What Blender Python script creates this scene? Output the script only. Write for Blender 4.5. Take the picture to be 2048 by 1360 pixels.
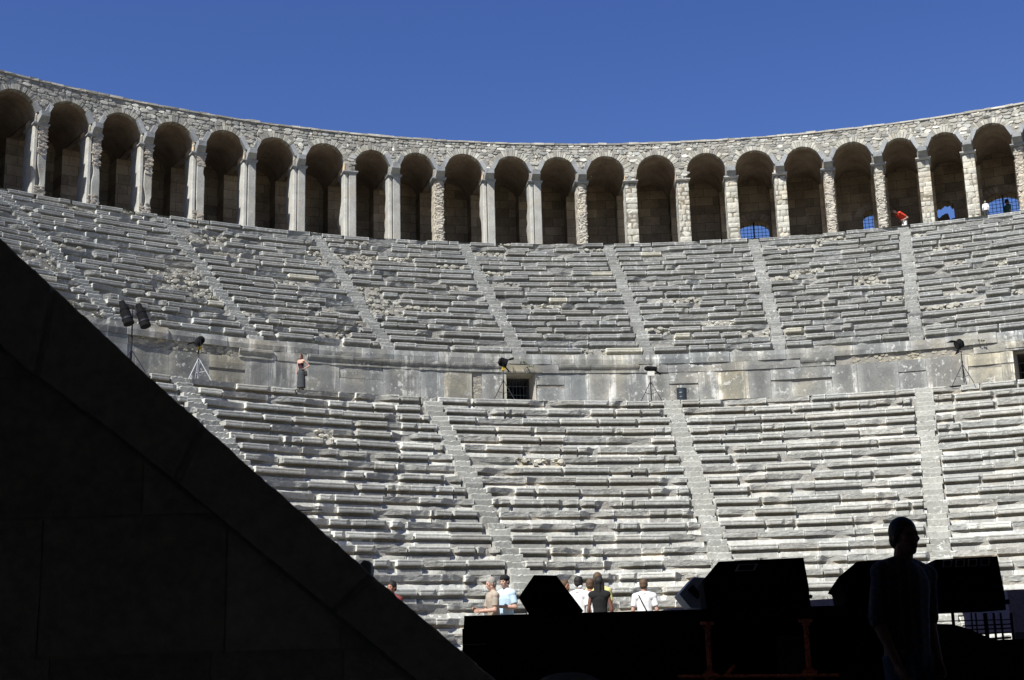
import bpy, bmesh, math, random
import numpy as np
from mathutils import Vector, Matrix

for o in list(bpy.data.objects): bpy.data.objects.remove(o)
S = bpy.context.scene
C = S.collection
PI = math.pi

# ------------------------------------------------------------------ camera
CAM = np.array([0.0, -22.2109, 1.6])
FPX, PITCH, YAW, ROLL = 2705.75, 0.2268, -0.3074, -0.0274
R0 = np.array([math.cos(YAW), -math.sin(YAW), 0.0])
F0 = np.array([math.sin(YAW), math.cos(YAW), 0.0])
Z0 = np.array([0.0, 0.0, 1.0])
FW = F0*math.cos(PITCH) + Z0*math.sin(PITCH)
UP = -F0*math.sin(PITCH) + Z0*math.cos(PITCH)
CR = R0*math.cos(ROLL) + UP*math.sin(ROLL)
CU = -R0*math.sin(ROLL) + UP*math.cos(ROLL)
cd = bpy.data.cameras.new('camera'); cam = bpy.data.objects.new('camera', cd); C.objects.link(cam)
cam.matrix_world = Matrix(((CR[0], CU[0], -FW[0], CAM[0]), (CR[1], CU[1], -FW[1], CAM[1]), (CR[2], CU[2], -FW[2], CAM[2]), (0, 0, 0, 1)))
cd.sensor_width = 36.0; cd.lens = FPX/2048*36.0; cd.clip_start = 0.1; cd.clip_end = 6000
S.camera = cam

# ------------------------------------------------------------------ light
SUN_EL, SUN_AZ = math.radians(52), math.radians(180+20)      # azimuth clockwise from +Y
w = bpy.data.worlds.new("World"); S.world = w; w.use_nodes = True
nt = w.node_tree; bg = nt.nodes['Background']
sky = nt.nodes.new('ShaderNodeTexSky'); sky.sky_type = 'NISHITA'; sky.sun_disc = False
sky.sun_elevation = SUN_EL; sky.sun_rotation = SUN_AZ
sky.altitude = 200; sky.air_density = 1.1; sky.dust_density = 0.5; sky.ozone_density = 4.0
hs = nt.nodes.new('ShaderNodeHueSaturation'); hs.inputs['Hue'].default_value = .522; hs.inputs['Saturation'].default_value = 1.23; hs.inputs['Value'].default_value = 1.0
nt.links.new(sky.outputs[0], hs.inputs['Color']); nt.links.new(hs.outputs[0], bg.inputs[0]); bg.inputs[1].default_value = 0.059
sd = np.array([math.sin(SUN_AZ)*math.cos(SUN_EL), math.cos(SUN_AZ)*math.cos(SUN_EL), math.sin(SUN_EL)])
ld = bpy.data.lights.new('sun', 'SUN'); ld.energy = 5.0; ld.angle = math.radians(0.53); ld.color = (1.0, 0.98, 0.92)
sun = bpy.data.objects.new('sun', ld); C.objects.link(sun)
sun.rotation_euler = Vector(sd).to_track_quat('Z', 'Y').to_euler(); sun.location = (0, -60, 60)
S.view_settings.view_transform = 'Standard'; S.view_settings.look = 'None'
S.view_settings.exposure = 0.95; S.view_settings.gamma = 1.0; S.view_settings.use_curve_mapping = False
S.render.engine = 'CYCLES'
S.cycles.max_bounces = 5; S.cycles.diffuse_bounces = 3; S.cycles.glossy_bounces = 2

# ------------------------------------------------------------------ measuring helpers
def ray(px, py):
    dx, dy = px-1024.0, py-680.0
    return CR*dx - CU*dy + FW*FPX
def cyl(px, py, r):                   # where the sight line meets a cylinder round the theatre axis -> theta, z
    d = ray(px, py); a = d[0]**2+d[1]**2; b = 2*(CAM[0]*d[0]+CAM[1]*d[1]); c = CAM[0]**2+CAM[1]**2-r*r
    t = (-b+math.sqrt(b*b-4*a*c))/(2*a); P = CAM+t*d
    return math.atan2(P[0], P[1]), P[2]
def plane(px, py, D):                 # on the upright plane D metres ahead of the camera
    d = ray(px, py); return CAM + d*(D/(d@F0))
def at_h(px, py, z):                  # where the sight line reaches height z
    d = ray(px, py); return CAM + d*((z-CAM[2])/d[2])
def pol(th, r, z): return np.array([r*math.sin(th), r*math.cos(th), z])

# ------------------------------------------------------------------ noise
def _lat(seed, n=4096): return np.random.default_rng(abs(int(seed))).random(n)
def n1(x, seed=0):
    L = _lat(seed); x = np.asarray(x, float); i = np.floor(x).astype(int); f = x-i; f = f*f*(3-2*f)
    return (L[i % 4096]*(1-f)+L[(i+1) % 4096]*f)*2-1
def n2(x, y, seed=0):
    L = _lat(seed); x, y = np.broadcast_arrays(np.asarray(x, float), np.asarray(y, float))
    i = np.floor(x).astype(int); j = np.floor(y).astype(int); f = x-i; g = y-j; f = f*f*(3-2*f); g = g*g*(3-2*g)
    h = lambda a, b: L[(a*73+b*397+(a*b) % 31) % 4096]
    return ((h(i, j)*(1-f)+h(i+1, j)*f)*(1-g)+(h(i, j+1)*(1-f)+h(i+1, j+1)*f)*g)*2-1

# ------------------------------------------------------------------ mesh collector
class MB:
    def __init__(s): s.v = []; s.t = []; s.q = []; s.p = []; s.n = 0
    def grid(s, P, tint=1.0, flip=False):
        P = np.asarray(P, float); n, m = P.shape[:2]
        T = np.broadcast_to(np.asarray(tint, float) if np.ndim(tint) else np.full(3, tint), (n, m, 3)) if np.ndim(tint) != 2 else np.repeat(np.asarray(tint)[:, :, None], 3, 2)
        s.v.append(P.reshape(-1, 3)); s.t.append(np.array(T).reshape(-1, 3))
        i = np.arange(n-1)[:, None]*m+np.arange(m-1)[None, :]; i = i.ravel()+s.n
        q = np.stack([i, i+1, i+m+1, i+m], 1)
        s.q.append(q[:, ::-1] if flip else q); s.n += n*m
    def poly(s, pts, faces, tint=1.0):
        P = np.asarray(pts, float); s.v.append(P)
        s.t.append(np.broadcast_to(np.asarray(tint, float) if np.ndim(tint) else np.full(3, tint), (len(P), 3)).copy())
        for f in faces: s.p.append([a+s.n for a in f])
        s.n += len(P)
    def box(s, lo, hi, tint=1.0, M=None, jit=0.0, rng=None):
        x0, y0, z0 = lo; x1, y1, z1 = hi
        P = np.array([[x0,y0,z0],[x1,y0,z0],[x1,y1,z0],[x0,y1,z0],[x0,y0,z1],[x1,y0,z1],[x1,y1,z1],[x0,y1,z1]], float)
        if jit: P = P+(rng.random((8, 3))-.5)*2*jit
        if M is not None: P = xf(M, P)
        s.poly(P, [(0,3,2,1),(4,5,6,7),(0,1,5,4),(1,2,6,5),(2,3,7,6),(3,0,4,7)], tint)
    def tube(s, p, q, r, r2=None, n=8, tint=1.0, caps=True):
        p = np.asarray(p, float); q = np.asarray(q, float); r2 = r if r2 is None else r2
        d = q-p; d = d/np.linalg.norm(d); a = np.cross(d, [0, 0, 1] if abs(d[2]) < .9 else [1, 0, 0]); a /= np.linalg.norm(a); b = np.cross(d, a)
        an = np.arange(n)*2*PI/n; c = np.cos(an)[:, None]*a+np.sin(an)[:, None]*b
        P = np.vstack([p+c*r, q+c*r2]); F = [(i, (i+1) % n, n+(i+1) % n, n+i) for i in range(n)]
        if caps: F += [tuple(range(n))[::-1], tuple(range(n, 2*n))]
        s.poly(P, F, tint)
    def prism(s, outline, off, tint=1.0, inset=0.0):    # outline in 3-D, swept by off; front bevel by inset
        A = np.asarray(outline, float); n = len(A); off = np.asarray(off, float); B = A+off
        F = [(i, (i+1) % n, n+(i+1) % n, n+i) for i in range(n)]
        F += [tuple(range(n))[::-1], tuple(range(n, 2*n))]
        s.poly(np.vstack([A, B]), F, tint)
    def build(s, name, mat, parent=None, smooth=False, M=None):
        V = np.vstack(s.v).astype(np.float32) if s.v else np.zeros((0, 3), np.float32); T = np.vstack(s.t)
        me = bpy.data.meshes.new(name)
        Q = np.vstack(s.q) if s.q else np.zeros((0, 4), int)
        pl = [len(p) for p in s.p]; pi = [a for p in s.p for a in p]
        loops = np.concatenate([Q.ravel(), np.array(pi, int)]).astype(np.int32)
        sizes = np.concatenate([np.full(len(Q), 4), np.array(pl, int)]).astype(np.int32)
        starts = np.concatenate([[0], np.cumsum(sizes)[:-1]]).astype(np.int32)
        me.vertices.add(len(V)); me.vertices.foreach_set('co', V.ravel())
        me.loops.add(len(loops)); me.loops.foreach_set('vertex_index', loops)
        me.polygons.add(len(sizes)); me.polygons.foreach_set('loop_start', starts); me.polygons.foreach_set('loop_total', sizes)
        at = me.color_attributes.new('tint', 'FLOAT_COLOR', 'POINT')
        at.data.foreach_set('color', np.hstack([T, np.ones((len(T), 1))]).astype(np.float32).ravel())
        me.update(calc_edges=True); me.validate()
        me.polygons.foreach_set('use_smooth', np.full(len(sizes), bool(smooth)))
        me.materials.append(mat)
        o = bpy.data.objects.new(name, me); C.objects.link(o)
        if parent is not None:
            o.parent = parent
            o.matrix_parent_inverse = Matrix.Identity(4)
            L = PMAT.get(parent.name)
            if L is not None: o.matrix_local = L
        if M is not None: o.matrix_world = M
        return o
PMAT = {}
def xf(M, P): P = np.asarray(P, float); M = np.asarray(M); return P@M[:3, :3].T+M[:3, 3]
def thing(name, label, cat, loc=(0, 0, 0), group=None, kind=None):   # an Empty at the base of a thing; its parts keep world-space meshes
    o = bpy.data.objects.new(name, None); C.objects.link(o); o.location = loc; o.empty_display_size = .3
    o['label'] = label
    if cat: o['category'] = cat
    if group: o['group'] = group
    if kind: o['kind'] = kind
    PMAT[o.name] = Matrix.Translation(-Vector(loc))
    return o
def tag(o, label, cat=None, group=None, kind=None):
    o['label'] = label
    if cat: o['category'] = cat
    if group: o['group'] = group
    if kind: o['kind'] = kind
    return o
def local(th, r, z=0):                # frame on the circle: x along it (to the right seen from the centre), y outward
    s, c = math.sin(th), math.cos(th)
    return np.array([[c, s, 0, r*s], [-s, c, 0, r*c], [0, 0, 1, z], [0, 0, 0, 1]])

# ------------------------------------------------------------------ materials
AL = .76            # overall albedo level
def mat(name, col, rough=.6, metal=0.0, spec=.3, noise=.0, nscale=20, bump=0.0):
    m = bpy.data.materials.new(name); m.use_nodes = True; n = m.node_tree; b = n.nodes['Principled BSDF']
    b.inputs['Base Color'].default_value = (*col, 1); b.inputs['Roughness'].default_value = rough
    b.inputs['Metallic'].default_value = metal; b.inputs['Specular IOR Level'].default_value = spec
    tc = n.nodes.new('ShaderNodeTexCoord'); nz = n.nodes.new('ShaderNodeTexNoise'); nz.inputs['Scale'].default_value = nscale; nz.inputs['Detail'].default_value = 5
    n.links.new(tc.outputs['Object'], nz.inputs['Vector'])
    r = n.nodes.new('ShaderNodeMapRange'); r.inputs['To Min'].default_value = 1-noise; r.inputs['To Max'].default_value = 1+noise
    r.inputs['From Min'].default_value = .3; r.inputs['From Max'].default_value = .7
    n.links.new(nz.outputs['Fac'], r.inputs['Value'])
    mx = n.nodes.new('ShaderNodeVectorMath'); mx.operation = 'SCALE'; mx.inputs[0].default_value = tuple(q*AL for q in col)
    n.links.new(r.outputs['Result'], mx.inputs['Scale']); n.links.new(mx.outputs['Vector'], b.inputs['Base Color'])
    if bump:
        bp = n.nodes.new('ShaderNodeBump'); bp.inputs['Strength'].default_value = bump; bp.inputs['Distance'].default_value = .01
        n.links.new(nz.outputs['Fac'], bp.inputs['Height']); n.links.new(bp.outputs['Normal'], b.inputs['Normal'])
    return m
def stone(name, dark, light, big=.9, fine=14, bump=.6, lichen=.0, lich_scale=6, streak=0.0, dist=.02, warm=(0.30, .25, .17), warmf=.25):
    m = bpy.data.materials.new(name); m.use_nodes = True; n = m.node_tree; N = n.nodes; L = n.links; b = N['Principled BSDF']
    b.inputs['Roughness'].default_value = .9; b.inputs['Specular IOR Level'].default_value = .15
    tc = N.new('ShaderNodeTexCoord'); geo = N.new('ShaderNodeNewGeometry')
    def noise(sc, det=6, rough=.6, vec=None):
        z = N.new('ShaderNodeTexNoise'); z.inputs['Scale'].default_value = sc; z.inputs['Detail'].default_value = det; z.inputs['Roughness'].default_value = rough
        L.new(vec or geo.outputs['Position'], z.inputs['Vector']); return z.outputs['Fac']
    def ramp(fac, a, bb):
        r = N.new('ShaderNodeMapRange'); r.inputs['From Min'].default_value = a; r.inputs['From Max'].default_value = bb
        L.new(fac, r.inputs['Value']); return r.outputs['Result']
    def mix(f, a, bb, typ='MIX'):
        x = N.new('ShaderNodeMix'); x.data_type = 'RGBA'; x.blend_type = typ
        if isinstance(f, float): x.inputs[0].default_value = f
        else: L.new(f, x.inputs[0])
        for k, vv in ((6, a), (7, bb)):
            if isinstance(vv, tuple): x.inputs[k].default_value = (*vv, 1)
            else: L.new(vv, x.inputs[k])
        return x.outputs[2]
    nb = noise(big, 8, .65); nf = noise(fine, 8, .7)
    dark = tuple(q*AL for q in dark); light = tuple(q*AL for q in light); warm = tuple(q*AL for q in warm)
    c = mix(ramp(nb, .32, .68), dark, light)
    wm = N.new('ShaderNodeMath'); wm.operation = 'MULTIPLY'; wm.inputs[1].default_value = warmf
    L.new(ramp(noise(big*.6, 5), .5, .7), wm.inputs[0]); c = mix(wm.outputs[0], c, warm)
    g = N.new('ShaderNodeMapRange'); g.inputs['From Min'].default_value = .25; g.inputs['From Max'].default_value = .75
    g.inputs['To Min'].default_value = .72; g.inputs['To Max'].default_value = 1.28; L.new(nf, g.inputs['Value'])
    sc = N.new('ShaderNodeVectorMath'); sc.operation = 'SCALE'; L.new(c, sc.inputs[0]); L.new(g.outputs['Result'], sc.inputs['Scale']); c = sc.outputs['Vector']
    if streak:
        mp = N.new('ShaderNodeMapping'); mp.inputs['Scale'].default_value = (2.2, 2.2, .12); L.new(geo.outputs['Position'], mp.inputs['Vector'])
        sw = ramp(noise(1.1, 7, .7, mp.outputs['Vector']), .53, .62)
        bt = ramp(noise(2.5, 6, .7), .42, .58); mm = N.new('ShaderNodeMath'); mm.operation = 'MULTIPLY'; L.new(sw, mm.inputs[0]); L.new(bt, mm.inputs[1])
        m2 = N.new('ShaderNodeMath'); m2.operation = 'MULTIPLY'; m2.inputs[1].default_value = streak; L.new(mm.outputs[0], m2.inputs[0])
        c = mix(m2.outputs[0], c, (.36, .35, .32))
    at = N.new('ShaderNodeAttribute'); at.attribute_name = 'tint'
    c = mix(1.0, c, at.outputs['Color'], 'MULTIPLY')
    if lichen:
        z1 = ramp(noise(lich_scale, 4, .7), .575, .63); z2 = ramp(noise(lich_scale*.12, 3), .40, .62)
        mm = N.new('ShaderNodeMath'); mm.operation = 'MULTIPLY'; L.new(z1, mm.inputs[0]); L.new(z2, mm.inputs[1])
        m2 = N.new('ShaderNodeMath'); m2.operation = 'MULTIPLY'; m2.inputs[1].default_value = lichen; L.new(mm.outputs[0], m2.inputs[0])
        c = mix(m2.outputs[0], c, (.56, .56, .53))
        d1 = ramp(noise(lich_scale*.7, 5, .75), .62, .70); m3 = N.new('ShaderNodeMath'); m3.operation = 'MULTIPLY'; m3.inputs[1].default_value = .45; L.new(d1, m3.inputs[0])
        mv = mix(m3.outputs[0], c, (.07, .07, .065)); c = mv
    L.new(c, b.inputs['Base Color'])
    bp = N.new('ShaderNodeBump'); bp.inputs['Strength'].default_value = bump; bp.inputs['Distance'].default_value = dist
    L.new(nf, bp.inputs['Height']); L.new(bp.outputs['Normal'], b.inputs['Normal'])
    return m
M = {}
M['seat_low'] = stone('weathered_pale_limestone', (.375, .374, .343), (.485, .484, .448), lichen=.85, lich_scale=8, fine=11, warmf=.10)
M['seat_up'] = stone('grey_limestone', (.255, .258, .244), (.362, .365, .347), lichen=.85, lich_scale=8, fine=10, warmf=.06)
M['core'] = stone('rubble_core', (.28, .27, .24), (.42, .405, .37), lichen=.3, fine=8, bump=1.0, dist=.05, warmf=.25)
M['slab'] = stone('podium_limestone', (.17, .172, .165), (.235, .236, .222), lichen=.7, lich_scale=5, streak=1.4, fine=18, bump=.4, warmf=.6, warm=(.42, .38, .29))
M['rubble'] = stone('rubble_masonry', (.32, .315, .292), (.46, .453, .42), big=3, fine=22, bump=.8, warmf=.35)
M['mortar'] = stone('lime_mortar', (.24, .225, .195), (.36, .34, .30), big=2.5, fine=25, bump=1.0, warmf=.3)
M['marble'] = stone('pier_stone', (.38, .375, .345), (.54, .532, .49), big=1.6, fine=16, bump=.5, streak=.3, warmf=.35, warm=(.44, .36, .24))
M['bluemarble'] = stone('blue_grey_marble', (.24, .25, .255), (.36, .37, .37), big=3, fine=18, bump=.5, warmf=.1)
M['vault'] = stone('vault_plaster', (.25, .19, .14), (.46, .37, .28), big=1.1, fine=12, bump=.5, warmf=.3, warm=(.16, .10, .06))
M['plainstone'] = stone('plain_stone', (.44, .425, .40), (.55, .53, .51), big=.8, fine=14, bump=.4, warmf=.0)  # plain stone tone shared by parapet, stage building and door passages
M['ground'] = stone('paving_dust', (.20, .185, .16), (.30, .28, .24), big=.5, fine=9, bump=.5)
M['earth'] = stone('dry_earth', (.16, .15, .09), (.26, .23, .15), big=.05, fine=1, bump=.3)
M['black_paint'] = mat('black_paint', (.010, .010, .011), .9, spec=.08, noise=.3)
M['black_cloth'] = mat('black_cloth', (.010, .010, .011), .95, noise=.4, nscale=40)
M['speaker'] = mat('speaker_paint', (.012, .012, .013), .95, spec=.03, noise=.4, nscale=60, bump=.2)
M['grille'] = mat('speaker_grille', (.02, .02, .022), .6, noise=.4, nscale=200)
M['grey_speaker'] = mat('grey_speaker_paint', (.42, .46, .50), .6, noise=.1, nscale=60)
M['purple'] = mat('grey_stage_carpet', (.44, .35, .37), .95, noise=.25, nscale=60)
M['rust'] = mat('rusty_steel', (.70, .19, .09), .9, noise=.55, nscale=45, bump=.5)
M['steel'] = mat('galvanised_steel', (.10, .115, .125), .35, .8, noise=.15, nscale=30)
M['white_metal'] = mat('white_painted_metal', (.55, .57, .58), .5, noise=.1)
M['yellow'] = mat('yellow_gel', (.60, .42, .05), .6, noise=.1)
M['iron'] = mat('dark_iron', (.02, .022, .03), .6, .3, noise=.3)
M['ivory'] = mat('lamp_glass', (.70, .69, .62), .3, noise=.05)
M['wood'] = mat('plywood', (.10, .075, .05), .8, noise=.35, nscale=12)
M['chair'] = mat('grey_plastic', (.22, .24, .24), .5, noise=.1)
M['leaf'] = mat('weed_leaf', (.07, .10, .03), .8, noise=.4)
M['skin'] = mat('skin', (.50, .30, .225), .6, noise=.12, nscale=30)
M['skin_shade'] = mat('shaded_skin', (.16, .075, .05), .8, noise=.12, nscale=30)  # skin colour darkened to stand in for shade on the figure
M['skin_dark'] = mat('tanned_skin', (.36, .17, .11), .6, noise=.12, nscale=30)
M['hair_black'] = mat('black_hair', (.012, .010, .009), .7, noise=.4, nscale=80)
M['hair_brown'] = mat('brown_hair', (.09, .055, .03), .7, noise=.4, nscale=80)
M['hair_auburn'] = mat('auburn_hair', (.075, .032, .016), .7, noise=.4, nscale=80)
M['hair_grey'] = mat('grey_hair', (.30, .28, .25), .8, noise=.3, nscale=80)
M['beige'] = mat('beige_cotton', (.36, .30, .24), .9, noise=.12, nscale=15)
M['dull_red'] = mat('dull_red_cotton', (.16, .03, .03), .9, noise=.2, nscale=20)
M['lightblue'] = mat('light_blue_cotton', (.50, .66, .78), .9, noise=.08, nscale=15)
M['white'] = mat('white_cotton', (.78, .78, .78), .9, noise=.05, nscale=15)
M['navy'] = mat('navy_denim', (.03, .04, .06), .9, noise=.3, nscale=30)
M['grey_cloth'] = mat('dark_grey_cloth', (.045, .05, .055), .9, noise=.3, nscale=25)
M['maroon'] = mat('maroon_cloth', (.05, .018, .025), .9, noise=.3, nscale=25)
M['red'] = mat('red_cotton', (.70, .06, .035), .9, noise=.1, nscale=20)
M['teal'] = mat('teal_cloth', (.03, .12, .12), .9, noise=.2, nscale=20)
M['yellow_cloth'] = mat('yellow_cloth', (.62, .55, .22), .9, noise=.1)
M['eye'] = mat('eye_dark', (.02, .015, .012), .3, noise=.1)
def masonry_nodes(m, R):       # ashlar joints laid out round the curve
    n = m.node_tree; N = n.nodes; L = n.links; b = N['Principled BSDF']; src = b.inputs['Base Color'].links[0].from_socket
    g = N.new('ShaderNodeNewGeometry'); sp = N.new('ShaderNodeSeparateXYZ'); L.new(g.outputs['Position'], sp.inputs[0])
    at = N.new('ShaderNodeMath'); at.operation = 'ARCTAN2'; L.new(sp.outputs[0], at.inputs[0]); L.new(sp.outputs[1], at.inputs[1])
    mu = N.new('ShaderNodeMath'); mu.operation = 'MULTIPLY'; mu.inputs[1].default_value = R; L.new(at.outputs[0], mu.inputs[0])
    cb = N.new('ShaderNodeCombineXYZ'); L.new(mu.outputs[0], cb.inputs[0]); L.new(sp.outputs[2], cb.inputs[1])
    br = N.new('ShaderNodeTexBrick'); L.new(cb.outputs[0], br.inputs['Vector']); br.inputs['Scale'].default_value = 1.0
    br.inputs['Brick Width'].default_value = .95; br.inputs['Row Height'].default_value = .48; br.inputs['Mortar Size'].default_value = .012; br.inputs['Mortar Smooth'].default_value = .4
    br.inputs['Color1'].default_value = (.75, .72, .68, 1); br.inputs['Color2'].default_value = (1.25, 1.2, 1.1, 1); br.inputs['Mortar'].default_value = (.35, .33, .3, 1); br.inputs['Bias'].default_value = 0
    mx = N.new('ShaderNodeMix'); mx.data_type = 'RGBA'; mx.blend_type = 'MULTIPLY'; mx.inputs[0].default_value = 1; L.new(src, mx.inputs[6]); L.new(br.outputs['Color'], mx.inputs[7]); L.new(mx.outputs[2], b.inputs['Base Color'])
M['backwall'] = stone('rear_wall_masonry', (.26, .205, .15), (.48, .40, .30), big=.8, fine=10, bump=.6, warmf=.3, warm=(.22, .13, .07)); masonry_nodes(M['backwall'], 47.6)
# plaid shirt
def plaid():
    m = mat('plaid_cotton', (.03, .03, .04), .95, noise=.1); n = m.node_tree; N = n.nodes; L = n.links; b = N['Principled BSDF']
    tc = N.new('ShaderNodeTexCoord'); out = None
    for dr in ('X', 'Z'):
        wv = N.new('ShaderNodeTexWave'); wv.bands_direction = dr; wv.inputs['Scale'].default_value = 5.5; wv.inputs['Distortion'].default_value = .3
        L.new(tc.outputs['Object'], wv.inputs['Vector'])
        mr = N.new('ShaderNodeMapRange'); mr.inputs['From Min'].default_value = .7; mr.inputs['From Max'].default_value = .9; L.new(wv.outputs['Fac'], mr.inputs['Value'])
        mx = N.new('ShaderNodeMix'); mx.data_type = 'RGBA'; L.new(mr.outputs['Result'], mx.inputs[0])
        if out is None: mx.inputs[6].default_value = (.025, .025, .045, 1)
        else: L.new(out, mx.inputs[6])
        mx.inputs[7].default_value = (.06, .055, .05, 1) if dr == 'X' else (.05, .035, .04, 1); out = mx.outputs[2]
    L.new(out, b.inputs['Base Color']); return m
M['plaid'] = plaid()
# ================================================================== the theatre
ORCH_Z = 1.26
LOW = dict(r=25.80, z=10.10, d=.5003, h=.4009, n=22)
UPP = dict(r=30.29, z=12.75, d=.6045, h=.4101, n=21)     # r, z of row 0, the lowest of the upper tier
TH0, TH1 = -1.36, .30
STAIR_TH = [-.6877+.1676*k for k in range(-4, 8)]
low_stairs = [t for k, t in zip(range(-4, 8), STAIR_TH) if k % 2 == 0]
upp_stairs = STAIR_TH

def stone_lump(mb, c, sx, sy, sz, th, rng, tint):
    n = 7; an = np.arange(n)*2*PI/n+rng.uniform(0, 1); r = 1+.22*(rng.random(n)-.5)
    ox = np.cos(an)*r*sx; oz = np.sin(an)*r*sz; Mx = local(th, 0); Mx[:3, 3] = c
    P = [];
    for (f, y) in ((1.0, sy*.6), (1.0, 0.0), (.82, -sy*.28)):
        for a, b in zip(ox, oz): P.append((a*f, y+sy*.10*(rng.random()-.5), b*f))
    F = []
    for l in range(2):
        for i in range(n): F.append((l*n+i, (l+1)*n+i, (l+1)*n+(i+1) % n, l*n+(i+1) % n))
    F.append(tuple(range(2*n, 3*n))[::-1])
    mb.poly(xf(Mx, P), [f[::-1] for f in F], tint)

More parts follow.
